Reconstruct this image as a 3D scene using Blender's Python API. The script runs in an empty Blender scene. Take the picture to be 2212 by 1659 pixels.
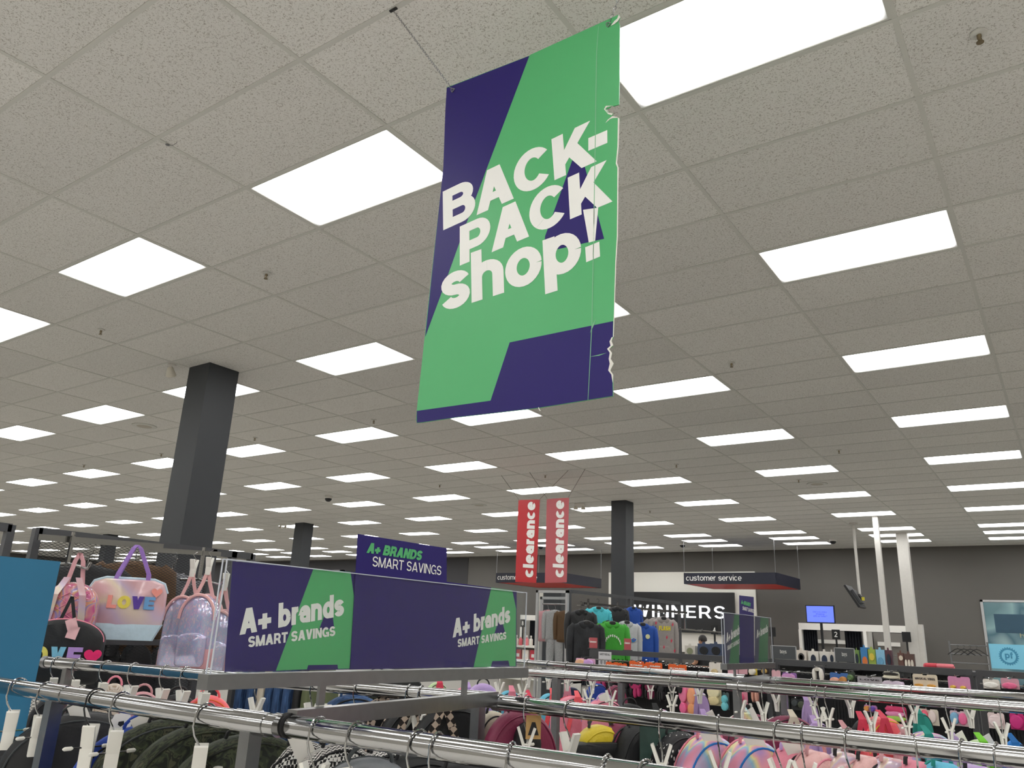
import bpy, bmesh, math, random
from mathutils import Vector, Matrix
random.seed(7)
R_ = math.radians
# ------------------------------------------------------------------ camera
F_PX, YAW, PITCH, ROLL = 1688.136, -0.61725847, 0.30562729, 0.04278054
HC = 4.2                      # ceiling height
CAM = Vector((0.0, 0.0, 1.5997))
OX, OY = -6.382275, 2.553307  # ceiling grid origin (u=0, v=0)
FWD = Vector((math.sin(YAW)*math.cos(PITCH), math.cos(YAW)*math.cos(PITCH), math.sin(PITCH)))
_r = Vector((math.cos(YAW), -math.sin(YAW), 0)); _u = _r.cross(FWD)
RIGHT = _r*math.cos(ROLL)+_u*math.sin(ROLL); UP = -_r*math.sin(ROLL)+_u*math.cos(ROLL)
scene = bpy.context.scene
COL = scene.collection
cd = bpy.data.cameras.new('camera'); cam = bpy.data.objects.new('camera', cd); COL.objects.link(cam)
cd.sensor_fit = 'HORIZONTAL'; cd.sensor_width = 36.0; cd.lens = 36.0*F_PX/2212.0
cd.clip_start = 0.05; cd.clip_end = 200
M = Matrix((RIGHT, UP, -FWD)).transposed().to_4x4(); M.translation = CAM
cam.matrix_world = M
scene.camera = cam
# ------------------------------------------------------------------ world, exposure
w = bpy.data.worlds.new('world'); scene.world = w; w.use_nodes = True
w.node_tree.nodes['Background'].inputs[0].default_value = (0.5, 0.5, 0.5, 1)
w.node_tree.nodes['Background'].inputs[1].default_value = 0.02
vs = scene.view_settings
vs.view_transform = 'Standard'; vs.look = 'None'; vs.gamma = 1.0; vs.exposure = 0.0; vs.use_curve_mapping = False
LIGHT_STRENGTH = 9.3
scene.cycles.max_bounces = 8; scene.cycles.diffuse_bounces = 4; scene.cycles.glossy_bounces = 4; scene.cycles.transparent_max_bounces = 16
# the room is lit by its own ceiling panels (see ceiling_light below)

# ------------------------------------------------------------------ pixel -> world (a pixel gives a direction; the plane comes from the thing it touches)
def ray(x, y): return FWD + RIGHT*((x-1106.0)/F_PX) - UP*((y-829.5)/F_PX)
def ony(x, y, Y): d = ray(x, y); return CAM + d*(Y/d.y)
def onx(x, y, X): d = ray(x, y); return CAM + d*(X/d.x)
def onz(x, y, Z): d = ray(x, y); return CAM + d*((Z-CAM.z)/d.z)
def grid(u, v): return (OX+u*1.2192, OY+v*0.6096)

# ------------------------------------------------------------------ materials
def lin(h):
    if isinstance(h, str):
        h = h.lstrip('#'); c = [int(h[i:i+2], 16)/255 for i in (0, 2, 4)]
    else: c = h
    return tuple(x/12.92 if x <= .04045 else ((x+.055)/1.055)**2.4 for x in c)
MATS = {}
def mat(name, col, rough=.6, metal=0., var=.06, scale=18., bump=0., spec=.5, alpha=None, trans=0., emit=None, coat=0., sheen=0.):
    if name in MATS: return MATS[name]
    m = bpy.data.materials.new(name); m.use_nodes = True; MATS[name] = m
    nt = m.node_tree; b = nt.nodes['Principled BSDF']; c = lin(col)
    b.inputs['Roughness'].default_value = rough; b.inputs['Metallic'].default_value = metal
    b.inputs['Specular IOR Level'].default_value = spec
    b.inputs['Coat Weight'].default_value = coat; b.inputs['Sheen Weight'].default_value = sheen
    tc = nt.nodes.new('ShaderNodeTexCoord'); nz = nt.nodes.new('ShaderNodeTexNoise')
    nz.inputs['Scale'].default_value = scale; nz.inputs['Detail'].default_value = 3
    nt.links.new(tc.outputs['Object'], nz.inputs['Vector'])
    mx = nt.nodes.new('ShaderNodeMix'); mx.data_type = 'RGBA'
    mx.inputs[6].default_value = tuple(x*(1-var) for x in c)+(1,)
    mx.inputs[7].default_value = tuple(min(1, x*(1+var)) for x in c)+(1,)
    nt.links.new(nz.outputs[0], mx.inputs[0]); nt.links.new(mx.outputs[2], b.inputs['Base Color'])
    if bump:
        bp = nt.nodes.new('ShaderNodeBump'); bp.inputs['Strength'].default_value = bump; bp.inputs['Distance'].default_value = .01
        nt.links.new(nz.outputs[0], bp.inputs['Height']); nt.links.new(bp.outputs[0], b.inputs['Normal'])
    if alpha is not None: b.inputs['Alpha'].default_value = alpha
    if trans: b.inputs['Transmission Weight'].default_value = trans; b.inputs['IOR'].default_value = 1.2
    if emit:
        b.inputs['Emission Color'].default_value = tuple(lin(emit[0]))+(1,); b.inputs['Emission Strength'].default_value = emit[1]
    return m
def ramp_mat(name, stops, rough=.5, tex='NOISE', scale=6., detail=2., metal=0., distort=0., const=False, bump=0., coat=0., rot=None):
    if name in MATS: return MATS[name]
    m = bpy.data.materials.new(name); m.use_nodes = True; MATS[name] = m
    nt = m.node_tree; b = nt.nodes['Principled BSDF']
    b.inputs['Roughness'].default_value = rough; b.inputs['Metallic'].default_value = metal; b.inputs['Coat Weight'].default_value = coat
    tc = nt.nodes.new('ShaderNodeTexCoord'); src = tc.outputs['Object']
    if rot or tex in ('CHECK',):
        mp = nt.nodes.new('ShaderNodeMapping'); mp.inputs['Rotation'].default_value = rot or (0, 0, 0)
        nt.links.new(src, mp.inputs[0]); src = mp.outputs[0]
    if tex == 'NOISE':
        t = nt.nodes.new('ShaderNodeTexNoise'); t.inputs['Detail'].default_value = detail; t.inputs['Distortion'].default_value = distort; out = 0
    elif tex == 'VORONOI':
        t = nt.nodes.new('ShaderNodeTexVoronoi'); out = 0
    elif tex == 'WAVE':
        t = nt.nodes.new('ShaderNodeTexWave'); t.inputs['Distortion'].default_value = distort; t.inputs['Detail'].default_value = detail; out = 1
    elif tex == 'CHECK':
        t = nt.nodes.new('ShaderNodeTexChecker'); out = 1
    elif tex == 'BRICK':
        t = nt.nodes.new('ShaderNodeTexBrick'); out = 1
    t.inputs['Scale'].default_value = scale
    nt.links.new(src, t.inputs['Vector'])
    cr = nt.nodes.new('ShaderNodeValToRGB')
    if const: cr.color_ramp.interpolation = 'CONSTANT'
    els = cr.color_ramp.elements
    for i, (p, c) in enumerate(stops):
        e = els[i] if i < 2 else els.new(p)
        e.position = p; e.color = tuple(lin(c))+(1,)
    nt.links.new(t.outputs[out], cr.inputs[0]); nt.links.new(cr.outputs[0], b.inputs['Base Color'])
    if bump:
        bp = nt.nodes.new('ShaderNodeBump'); bp.inputs['Strength'].default_value = bump; bp.inputs['Distance'].default_value = .01
        nt.links.new(t.outputs[0], bp.inputs['Height']); nt.links.new(bp.outputs[0], b.inputs['Normal'])
    return m

# ------------------------------------------------------------------ mesh building
class MB:
    def __init__(s): s.v = []; s.f = []
    def add(s, vs, fs):
        n = len(s.v); s.v += [tuple(p) for p in vs]; s.f += [tuple(i+n for i in f) for f in fs]; return s
    def box(s, lo, hi):
        x0, y0, z0 = lo; x1, y1, z1 = hi
        return s.add([(x0,y0,z0),(x1,y0,z0),(x1,y1,z0),(x0,y1,z0),(x0,y0,z1),(x1,y0,z1),(x1,y1,z1),(x0,y1,z1)],
                     [(0,3,2,1),(4,5,6,7),(0,1,5,4),(1,2,6,5),(2,3,7,6),(3,0,4,7)])
    def bar(s, a, b, wd, ht, up=(0,0,1)):
        a, b = Vector(a), Vector(b); d = (b-a).normalized(); up = Vector(up)
        sx = d.cross(up).normalized()*(wd/2); sy = sx.cross(d).normalized()*(ht/2)
        p = [a-sx-sy, a+sx-sy, a+sx+sy, a-sx+sy, b-sx-sy, b+sx-sy, b+sx+sy, b-sx+sy]
        return s.add(p, [(0,1,2,3),(7,6,5,4),(0,4,5,1),(1,5,6,2),(2,6,7,3),(3,7,4,0)])
    def tube(s, pts, r, n=8, closed=False):
        pts = [Vector(p) for p in pts]; k = len(pts); rs = r if isinstance(r, (list, tuple)) else [r]*k
        prev = None; rings = []
        for i, p in enumerate(pts):
            a = pts[i-1] if (i or closed) else p; b = pts[(i+1) % k] if (i < k-1 or closed) else p
            t = (b-a).normalized()
            if prev is None:
                ref = Vector((0,0,1)) if abs(t.z) < .9 else Vector((1,0,0)); nx = t.cross(ref).normalized()
            else:
                nx = (prev-t*prev.dot(t)); nx = nx.normalized() if nx.length > 1e-6 else t.orthogonal().normalized()
            prev = nx; ny = t.cross(nx)
            rings.append([p+(nx*math.cos(q)+ny*math.sin(q))*rs[i] for q in [2*math.pi*j/n for j in range(n)]])
        vs = [q for g in rings for q in g]; fs = []
        for i in range(k if closed else k-1):
            i2 = (i+1) % k
            for j in range(n): j2 = (j+1) % n; fs.append((i*n+j, i*n+j2, i2*n+j2, i2*n+j))
        if not closed: fs += [tuple(range(n-1, -1, -1)), tuple((k-1)*n+j for j in range(n))]
        return s.add(vs, fs)
    def strip(s, pts, wd, th=.002, side=(0,1,0)):     # flat webbing along a path
        pts = [Vector(p) for p in pts]; side = Vector(side).normalized()*(wd/2); vs = []; fs = []
        for i, p in enumerate(pts):
            a = pts[max(0, i-1)]; b = pts[min(len(pts)-1, i+1)]; n = (b-a).normalized().cross(side.normalized()).normalized()*(th/2)
            vs += [p-side-n, p+side-n, p+side+n, p-side+n]
        for i in range(len(pts)-1):
            o = i*4
            for j in range(4): fs.append((o+j, o+(j+1) % 4, o+4+(j+1) % 4, o+4+j))
        fs += [(3,2,1,0), tuple(len(vs)-4+j for j in range(4))]
        return s.add(vs, fs)
    def lathe(s, prof, c=(0,0,0), n=16):
        c = Vector(c); k = len(prof); vs = []; fs = []
        for (r, z) in prof:
            for j in range(n): a = 2*math.pi*j/n; vs.append(c+Vector((r*math.cos(a), r*math.sin(a), z)))
        for i in range(k-1):
            for j in range(n): j2 = (j+1) % n; fs.append((i*n+j, i*n+j2, (i+1)*n+j2, (i+1)*n+j))
        fs += [tuple(range(n-1, -1, -1)), tuple((k-1)*n+j for j in range(n))]
        return s.add(vs, fs)
    def prism(s, poly, fn, d):                          # polygon (a,b) -> fn(a,b,depth)
        n = len(poly); vs = [fn(a, b, 0) for a, b in poly]+[fn(a, b, d) for a, b in poly]
        return s.add(vs, [tuple(range(n)), tuple(range(2*n-1, n-1, -1))]+[(i, i+n, (i+1) % n+n, (i+1) % n) for i in range(n)])
    def loft(s, outline, D, layers=None, cx=0., cz=None, wob=0.):   # outline in (y,z); thickness along x, rounded rim
        layers = layers or [(-.5,.80),(-.42,.93),(-.22,1.),(.22,1.),(.42,.93),(.5,.80)]
        if cz is None: cz = sum(z for _, z in outline)/len(outline)
        n = len(outline); vs = []; fs = []
        for (d, k) in layers:
            for (y, z) in outline:
                q = wob*math.sin(y*37+d*9)*math.cos(z*29+d*5)
                vs.append((d*D+q, cx+(y-cx)*k, cz+(z-cz)*k))
        L = len(layers)
        for i in range(L-1):
            for j in range(n): j2 = (j+1) % n; fs.append((i*n+j, i*n+j2, (i+1)*n+j2, (i+1)*n+j))
        vs += [(layers[0][0]*D*1.08, cx, cz), (layers[-1][0]*D*1.08, cx, cz)]; a = len(vs)-2
        for j in range(n): j2 = (j+1) % n; fs += [(a, j2, j), (a+1, (L-1)*n+j, (L-1)*n+j2)]
        return s.add(vs, fs)
    def mesh(s, name, smooth=False):
        me = bpy.data.meshes.new(name); me.from_pydata(s.v, [], s.f)
        bm = bmesh.new(); bm.from_mesh(me); bmesh.ops.recalc_face_normals(bm, faces=bm.faces); bm.to_mesh(me); bm.free()
        if smooth:
            me.polygons.foreach_set('use_smooth', [True]*len(me.polygons))
            try: me.set_sharp_from_angle(angle=R_(50))
            except Exception: pass
        return me
    def build(s, name, m, parent=None, smooth=False): return obj(name, s.mesh(name, smooth), m, parent)
def obj(name, me, m, parent=None):
    o = bpy.data.objects.new(name, me); COL.objects.link(o)
    if m is not None:
        if len(me.materials) == 0: me.materials.append(m)
        elif me.materials[0] != m: o.material_slots[0].link = 'OBJECT'; o.material_slots[0].material = m
    if parent: o.parent = parent
    return o
def tag(o, label=None, cat=None, group=None, kind=None):
    if label: o['label'] = label
    if cat: o['category'] = cat
    if group: o['group'] = group
    if kind: o['kind'] = kind
    return o
def thing(name, label, cat, loc=(0,0,0), rz=0., group=None):
    o = bpy.data.objects.new(name, None); COL.objects.link(o); o.location = loc; o.rotation_euler = (0,0,rz)
    o.empty_display_size = .1
    return tag(o, label, cat, group)
def struct(name, m, mb, label=None, parent=None):
    o = mb.build(name, m, parent)
    if parent is None: o['kind'] = 'structure'
    if label: o['label'] = label
    return o

# ------------------------------------------------------------------ lettering: strokes of a plain grotesque
def arc(cx, cy, rx, ry, a0, a1, n=14): return [(cx+rx*math.cos(R_(a0+(a1-a0)*i/n)), cy+ry*math.sin(R_(a0+(a1-a0)*i/n))) for i in range(n+1)]
def st(pts, t):
    out = []; L = []; n = len(pts)
    for i in range(n):
        ax, ay = pts[max(0, i-1)]; bx, by = pts[i]; cx, cy = pts[min(n-1, i+1)]
        d1 = Vector((bx-ax, by-ay)); d2 = Vector((cx-bx, cy-by))
        if d1.length < 1e-6: d1 = d2
        if d2.length < 1e-6: d2 = d1
        d1.normalize(); d2.normalize(); n1 = Vector((-d1.y, d1.x)); n2 = Vector((-d2.y, d2.x)); mm = n1+n2
        if mm.length < 1e-3: mm = n1
        mm.normalize(); k = t/2/max(.35, mm.dot(n1)); L.append(((bx+mm.x*k, by+mm.y*k), (bx-mm.x*k, by-mm.y*k)))
    for i in range(n-1): out.append([L[i][0], L[i][1], L[i+1][1], L[i+1][0]])
    return out
def glyph(c, t):
    h = t/2; X = .74; q = 1.12*t
    rect = lambda x0, y0, x1, y1: [[(x0, y0), (x1, y0), (x1, y1), (x0, y1)]]
    stem = lambda x, y0=0, y1=1: rect(x, y0, x+t, y1)
    def ell(w, H, y0=0): return st(arc(w/2, y0+H/2, w/2-h, H/2-h, 0, 360, 28), t)
    def ess(w, H):
        ry = (H-2*h)/4; rx = w/2-h
        return st(arc(w/2, H-h-ry, rx, ry, 15, 270, 16)+arc(w/2, h+ry, rx, ry, 90, -165, 16)[1:], t)
    def arch(x, w): return st(arc(x+w/2, X-h-.2, w/2-h, .2, 180, 0)+[(x+w-h, 0)], t)
    if c == ' ': return .28, []
    if c == 'A': w = .80; return w, [[(0,0),(q,0),(w/2+q*.55,1),(w/2-q*.55,1)], [(w-q,0),(w,0),(w/2+q*.55,1),(w/2-q*.55,1)]]+rect(w*.25,.20,w*.75,.20+t*.85)
    if c == 'B': return .74, stem(0)+st([(h,1-h),(.40,1-h)]+arc(.40,(1-h+.53)/2,.30-h,(1-h-.53)/2,90,-90)+[(h,.53)], t)+st([(h,.53),(.44,.53)]+arc(.44,(.53+h)/2,.30-h,(.53-h)/2,90,-90)+[(h,h)], t)
    if c == 'C': return .78, st(arc(.39,.5,.39-h,.5-h,38,322,28), t)
    if c == 'D': return .76, stem(0)+st([(h,1-h),(.36,1-h)]+arc(.36,.5,.40-h,.5-h,90,-90)+[(h,h)], t)
    if c == 'E': return .62, stem(0)+rect(0,0,.62,t*.95)+rect(0,1-t*.95,.62,1)+rect(0,.5-t*.45,.57,.5+t*.45)
    if c == 'G': return .80, st(arc(.40,.5,.40-h,.5-h,38,300,28), t)+rect(.44,.5-t*.9,.80,.5)+rect(.80-t,.02,.80,.5)
    if c == 'I': return t, stem(0)
    if c == 'K': return .78, stem(0)+[[(t*.9,.22),(t*.9,.56),(.46,1),(.46+1.3*t,1)], [(.24,.50),(.24+t*.8,.50+.24),(.80,0),(.80-1.25*t,0)]]
    if c == 'L': return .58, stem(0)+rect(0,0,.58,t)
    if c == 'F': return .58, stem(0)+rect(0,1-t,.58,1)+rect(0,.5-t*.45,.5,.5+t*.45)
    if c == 'H': return .74, stem(0)+stem(.74-t)+rect(0,.5-h,.74,.5+h)
    if c == 'M': w = .90; return w, stem(0)+stem(w-t)+[[(0,1),(q,1),(w/2+.5*t,0),(w/2-.5*t,0)], [(w,1),(w-q,1),(w/2-.5*t,0),(w/2+.5*t,0)]]
    if c == 'N': w = .75; return w, stem(0)+stem(w-t)+[[(0,1),(q,1),(w,0),(w-q,0)]]
    if c == 'O': return .80, ell(.80, 1)
    if c == 'P': return .70, stem(0)+st([(h,1-h),(.40,1-h)]+arc(.40,(1-h+.42)/2,.30-h,(1-h-.42)/2,90,-90)+[(h,.42)], t)
    if c == 'R': return .74, glyph('P', t)[1]+[[(.34,.45),(.34+q,.45),(.76,0),(.76-q,0)]]
    if c == 'S': return .68, ess(.68, 1)
    if c == 'T': return .64, rect(.32-h,0,.32+h,1)+rect(0,1-t,.64,1)
    if c == 'V': w = .74; return w, [[(0,1),(q,1),(w/2+q*.5,0),(w/2-q*.5,0)], [(w,1),(w-q,1),(w/2-q*.5,0),(w/2+q*.5,0)]]
    if c == 'W':
        w = 1.12; o = []
        for k in (0, 1): b = k*(w/2-.03); v = w/2+.03; o += [[(b,1),(b+q,1),(b+v/2+q*.45,0),(b+v/2-q*.45,0)], [(b+v,1),(b+v-q,1),(b+v/2-q*.45,0),(b+v/2+q*.45,0)]]
        return w, o
    if c == 'Y': w = .7; return w, [[(0,1),(q,1),(w/2+h,.42),(w/2-h,.42)], [(w,1),(w-q,1),(w/2-h,.42),(w/2+h,.42)]]+rect(w/2-h,0,w/2+h,.45)
    if c == 'a': w = .57; return w, st([(h+.01,.50)]+arc(w/2,X-h-.17,w/2-h,.17,165,0)+[(w-h,0)], t)+st([(w-h,.43),(.27,.40)]+arc(.25,(.40+h)/2,.25-h,(.40-h)/2,90,270)+[(w-h,.12)], t*.9)
    if c == 'b': return .62, stem(0)+ell(.62, X)
    if c == 'c': return .57, st(arc(.29,X/2,.29-h,X/2-h,42,318,24), t)
    if c == 'd': return .62, stem(.62-t)+ell(.62, X)
    if c == 'e': w = .60; return w, st(arc(w/2,X/2,w/2-h,X/2-h,0,318,26), t)+rect(h,X/2-t*.4,w-h*.2,X/2+t*.4)
    if c == 'f': return .36, st([(.15,0),(.15,.80)]+arc(.33,.80,.18,.20-h,180,90), t)+rect(0,X-t*.85,.36,X)
    if c == 'h': return .60, stem(0)+arch(0,.60)
    if c == 'i': return t, stem(0,0,X)+rect(0,1-t*.8,t,1)
    if c == 'l': return t, stem(0)
    if c == 'm': return .92, stem(0,0,X)+arch(0,.46+h)+arch(.46-h,.46+h)
    if c == 'n': return .60, stem(0,0,X)+arch(0,.60)
    if c == 'o': return .64, ell(.64, X)
    if c == 'p': return .62, stem(0,-.27,X)+ell(.62, X)
    if c == 'r': return .38, stem(0,0,X)+st(arc(.34,X-h-.24,.34-h,.24,170,88), t)
    if c == 's': return .56, ess(.56, X)
    if c == 't': return .37, st([(.18,.95),(.18,.2)]+arc(.18+.18,.2,.18,.2-h,180,270), t)+rect(0,X-t*.85,.37,X)
    if c == 'u': w = .60; return w, stem(w-t,0,X)+st([(h,X)]+arc(w/2,h+.2,w/2-h,.2,180,360), t)
    if c == 'v': w = .60; return w, [[(0,X),(q,X),(w/2+q*.5,0),(w/2-q*.5,0)], [(w,X),(w-q,X),(w/2-q*.5,0),(w/2+q*.5,0)]]
    if c == 'w':
        o = []
        for k in (0, .40): o += [[(k,X),(k+q,X),(k+.23+q*.45,0),(k+.23-q*.45,0)], [(k+.46,X),(k+.46-q,X),(k+.23-q*.45,0),(k+.23+q*.45,0)]]
        return .86, o
    if c == 'y': w = .60; return w, [[(0,X),(q,X),(w/2+q*.5,0),(w/2-q*.5,0)], [(w,X),(w-q,X),(w/2-q*.9,-.27),(w/2-q*1.8,-.27)]]
    if c == 'g': return .62, ell(.62, X)+st([(.62-h,X),(.62-h,-.1)]+arc(.31,-.08,.31-h,.19-h*.5,0,-160), t)
    if c == 'j': return t, stem(0,-.2,X)+rect(0,1-t*.8,t,1)
    if c == '!': return q, [[(0,1),(q,1),(q*.75,.30),(q*.25,.30)]]+rect(0,0,q,t)
    if c == '?': return .55, st(arc(.275,.72,.275-h,.28-h,170,-60)+[(.275,.3)], t)+rect(.275-h,0,.275+h,t)
    if c == '-': return .40, rect(0,.30,.40,.30+t*.95)
    if c == '+': return .62, rect(.31-h,.06,.31+h,.68)+rect(0,.37-h,.62,.37+h)
    if c == '2': return .6, st(arc(.3,.7,.3-h,.3-h,165,-35)+[(h+.02,h)], t)+rect(0,0,.6,t)
    if c == '4': return .62, rect(.40,0,.40+t,1)+rect(0,.22,.62,.22+t)+[[(0,.22),(t*1.1,.22),(.40+t,1),(.40,1)]]
    if c == '8': return .62, ell(.62,.56)+[[(x, y) for x, y in pl] for pl in st(arc(.31,.76,.27-h,.24-h,0,360,26), t)]
    return .5, rect(0,0,.4,.1)
def text_polys(s, t=.2, gap=.07):
    x = 0; out = []
    for c in s:
        wd, pl = glyph(c, t)
        out += [[(a+x, b) for a, b in p] for p in pl]; x += wd+gap
    return out, x-gap
def lettering(name, s, o, ux, uy, nrm, m, parent, t=.2, gap=.07, off=.0006, thick=0., step=1e-5):
    """string from point o; ux = vector spanning the whole string, uy = vector of one cap height"""
    pl, wd = text_polys(s, t, gap); o, ux, uy, nrm = Vector(o), Vector(ux)/wd, Vector(uy), Vector(nrm).normalized(); mb = MB()
    fn = lambda a, b, d: o+ux*a+uy*b+nrm*(off+d)
    for i, p in enumerate(pl):
        e = (i % 40)*step
        if thick: mb.prism(p, lambda a, b, d: fn(a, b, d+(e if d else 0)), thick)
        else: mb.add([fn(a, b, e) for a, b in p], [tuple(range(len(p)))])
    return mb.build(name, m, parent)
def letters(s, o, ux, uy, nrm, m, parent, t, gap, off, thick):     # one part per character
    pl, wd = text_polys(s, t, gap); o, ux = Vector(o), Vector(ux); x = 0
    for c in s:
        gw = glyph(c, t)[0]
        W(lettering('letter', c, o+ux*(x/wd), ux*(gw/wd), uy, nrm, m, parent, t, gap, off, thick)); x += gw+gap
def poly_print(name, pts, m, parent, nrm, off=.0004):
    nrm = Vector(nrm).normalized()
    return MB().add([Vector(p)+nrm*off for p in pts], [tuple(range(len(pts)))]).build(name, m, parent)
# ------------------------------------------------------------------ shared materials
def ceiling_tile_material():
    m = bpy.data.materials.new('fissured_tile'); m.use_nodes = True; nt = m.node_tree; b = nt.nodes['Principled BSDF']
    N = nt.nodes.new; L = nt.links.new
    geo = N('ShaderNodeNewGeometry')
    def noise(scale, detail, dist):
        n = N('ShaderNodeTexNoise'); n.inputs['Scale'].default_value = scale; n.inputs['Detail'].default_value = detail; n.inputs['Distortion'].default_value = dist
        L(geo.outputs['Position'], n.inputs['Vector']); return n.outputs[0]
    def math_(op, a, b_=None):
        n = N('ShaderNodeMath'); n.operation = op
        for i, q in enumerate((a, b_)):
            if q is None: continue
            if isinstance(q, (int, float)): n.inputs[i].default_value = q
            else: L(q, n.inputs[i])
        return n.outputs[0]
    ridge = math_('ABSOLUTE', math_('SUBTRACT', noise(95, 1, 1.0), .5))
    fis = math_('MULTIPLY', math_('LESS_THAN', ridge, .04), math_('GREATER_THAN', noise(85, 0, 0), .57))
    pin = math_('GREATER_THAN', noise(230, 0, 0), .735)
    pits = math_('MAXIMUM', fis, pin)
    info = N('ShaderNodeObjectInfo')
    mr = N('ShaderNodeMapRange'); mr.inputs[3].default_value = .93; mr.inputs[4].default_value = 1.03; L(info.outputs['Random'], mr.inputs[0])
    mx = N('ShaderNodeMix'); mx.data_type = 'RGBA'; mx.inputs[6].default_value = (*lin('#e6e4df'), 1); mx.inputs[7].default_value = (*lin('#b0aba2'), 1); L(pits, mx.inputs[0])
    mu = N('ShaderNodeVectorMath'); mu.operation = 'SCALE'; L(mx.outputs[2], mu.inputs[0]); L(mr.outputs[0], mu.inputs['Scale']); L(mu.outputs[0], b.inputs['Base Color'])
    b.inputs['Roughness'].default_value = .85; b.inputs['Specular IOR Level'].default_value = .25
    bp = N('ShaderNodeBump'); bp.inputs['Strength'].default_value = .4; bp.inputs['Distance'].default_value = -.003; L(pits, bp.inputs['Height']); L(bp.outputs[0], b.inputs['Normal'])
    return m
TILE = ceiling_tile_material()
def light_material():
    m = bpy.data.materials.new('lit_prismatic_lens'); m.use_nodes = True; nt = m.node_tree; N = nt.nodes.new; L = nt.links.new
    b = nt.nodes['Principled BSDF']; b.inputs['Base Color'].default_value = (.8, .8, .8, 1); b.inputs['Roughness'].default_value = .35
    tc = N('ShaderNodeTexCoord'); sp = N('ShaderNodeSeparateXYZ'); L(tc.outputs['Object'], sp.inputs[0])
    def edge(out, half, band, sym):
        a = N('ShaderNodeMath'); a.operation = 'ABSOLUTE' if sym else 'ADD'; a.inputs[1].default_value = 0.; L(out, a.inputs[0])
        r = N('ShaderNodeMapRange'); r.inputs[1].default_value = half; r.inputs[2].default_value = half-band; r.inputs[3].default_value = .075; r.inputs[4].default_value = 1.
        r.interpolation_type = 'SMOOTHSTEP'; L(a.outputs[0], r.inputs[0]); return r.outputs[0]
    mu = N('ShaderNodeMath'); mu.operation = 'MULTIPLY'; L(edge(sp.outputs[0], .585, .04, True), mu.inputs[0]); L(edge(sp.outputs[1], .282, .075, False), mu.inputs[1])  # dimmer far edge, a viewing-angle effect, painted into the emission
    st_ = N('ShaderNodeMath'); st_.operation = 'MULTIPLY'; L(mu.outputs[0], st_.inputs[0]); st_.inputs[1].default_value = LIGHT_STRENGTH
    b.inputs['Emission Color'].default_value = (1., .997, .985, 1); L(st_.outputs[0], b.inputs['Emission Strength'])
    return m
LENS = light_material()
GRID_M = mat('grid_bar_paint', '#cfcec7', .55, var=.02)
WHITE_P = mat('white_paint', '#e4e1da', .5, var=.03)
WALLG = mat('charcoal_wall_paint', '#5d5a56', .75, var=.04, scale=2)
WALLD = mat('dark_wall_paint', '#3c3b3d', .75, var=.04, scale=2)
BLACKP = mat('black_paint', '#33363a', .55, var=.06, scale=4)
CHROME = mat('chrome', '#adadad', .11, 1., var=.03, scale=5)
STEEL = mat('brushed_steel', '#8f9092', .3, 1., var=.12, scale=40)
NAVY = mat('navy_print', '#221566', .42, var=.02, spec=.3)
GREEN = mat('green_print', '#4fae6d', .38, var=.02)
LETTERW = mat('white_print', '#ecece8', .45, var=.02)
PAPER = mat('torn_paper_core', '#e6e3dc', .9, var=.08, scale=60)
PLASTW = mat('milky_plastic', '#eceae2', .35, var=.04, scale=30, spec=.5)
DGREY = mat('dark_grey_metal', '#4b4c4f', .45, .3, var=.05)
def acrylic_mat(name, tint, a, rough=.03):
    m = bpy.data.materials.new(name); m.use_nodes = True; nt = m.node_tree; nt.nodes.remove(nt.nodes['Principled BSDF'])
    tr = nt.nodes.new('ShaderNodeBsdfTransparent'); gl = nt.nodes.new('ShaderNodeBsdfGlossy'); mx = nt.nodes.new('ShaderNodeMixShader'); lw = nt.nodes.new('ShaderNodeLayerWeight')
    tr.inputs[0].default_value = (*tint, 1); gl.inputs['Roughness'].default_value = rough
    pw = nt.nodes.new('ShaderNodeMath'); pw.operation = 'POWER'; pw.inputs[1].default_value = 5.0
    ad = nt.nodes.new('ShaderNodeMath'); ad.operation = 'MULTIPLY_ADD'; ad.inputs[1].default_value = .9; ad.inputs[2].default_value = .035+a
    nt.links.new(lw.outputs['Facing'], pw.inputs[0]); nt.links.new(pw.outputs[0], ad.inputs[0]); nt.links.new(ad.outputs[0], mx.inputs[0]); nt.links.new(tr.outputs[0], mx.inputs[1]); nt.links.new(gl.outputs[0], mx.inputs[2])
    nt.links.new(mx.outputs[0], nt.nodes['Material Output'].inputs[0]); return m
ACRYL = acrylic_mat('clear_acrylic', (.97, .98, .98), .0)
VINYL = acrylic_mat('clear_vinyl', (.93, .86, .92), .08, .12)

def W(o):                                   # mesh given in world coordinates under an unrotated Empty
    o.location = -Vector(o.parent.location); return o

# ------------------------------------------------------------------ the room
XL, XR, YF, YB = -42., 9., -8., 23.8
FLOOR_M = mat('pale_floor_tile', '#e8e5df', .3, var=.04, scale=1.5)
fl = struct('floor', FLOOR_M, MB().box((XL, YF, -.1), (XR, YB, 0)), 'pale polished store floor under the racks')
MB().box((XL+1, 3.4, 0), (XR-1, YB-.4, .006)).box((XL+1, YF+1, 0), (-5.5, 3.4, .006)).build('bounce_dimming_sheet', mat('bounce_dimming_grey', '#99968f', .95, var=.12, scale=30), fl)  # unseen darker floor sheet, added to dim the bounce on the far ceiling
wb = struct('wall_back', WALLG, MB().box((XL-.2, YB, 0), (XR+.2, YB+.2, HC+.2)), 'dark grey painted wall behind the checkouts')
p0, p1 = ony(963, 1230, YB-.01), ony(1011, 1230, YB-.01)
MB().box((-40, YB-.02, 0), (p1.x, YB, 4.15)).build('wall_panel', WALLD, wb)
struct('wall_left', WALLG, MB().box((XL-.2, YF, 0), (XL, YB, HC+.2)), 'grey wall at the far left end of the store')
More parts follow.
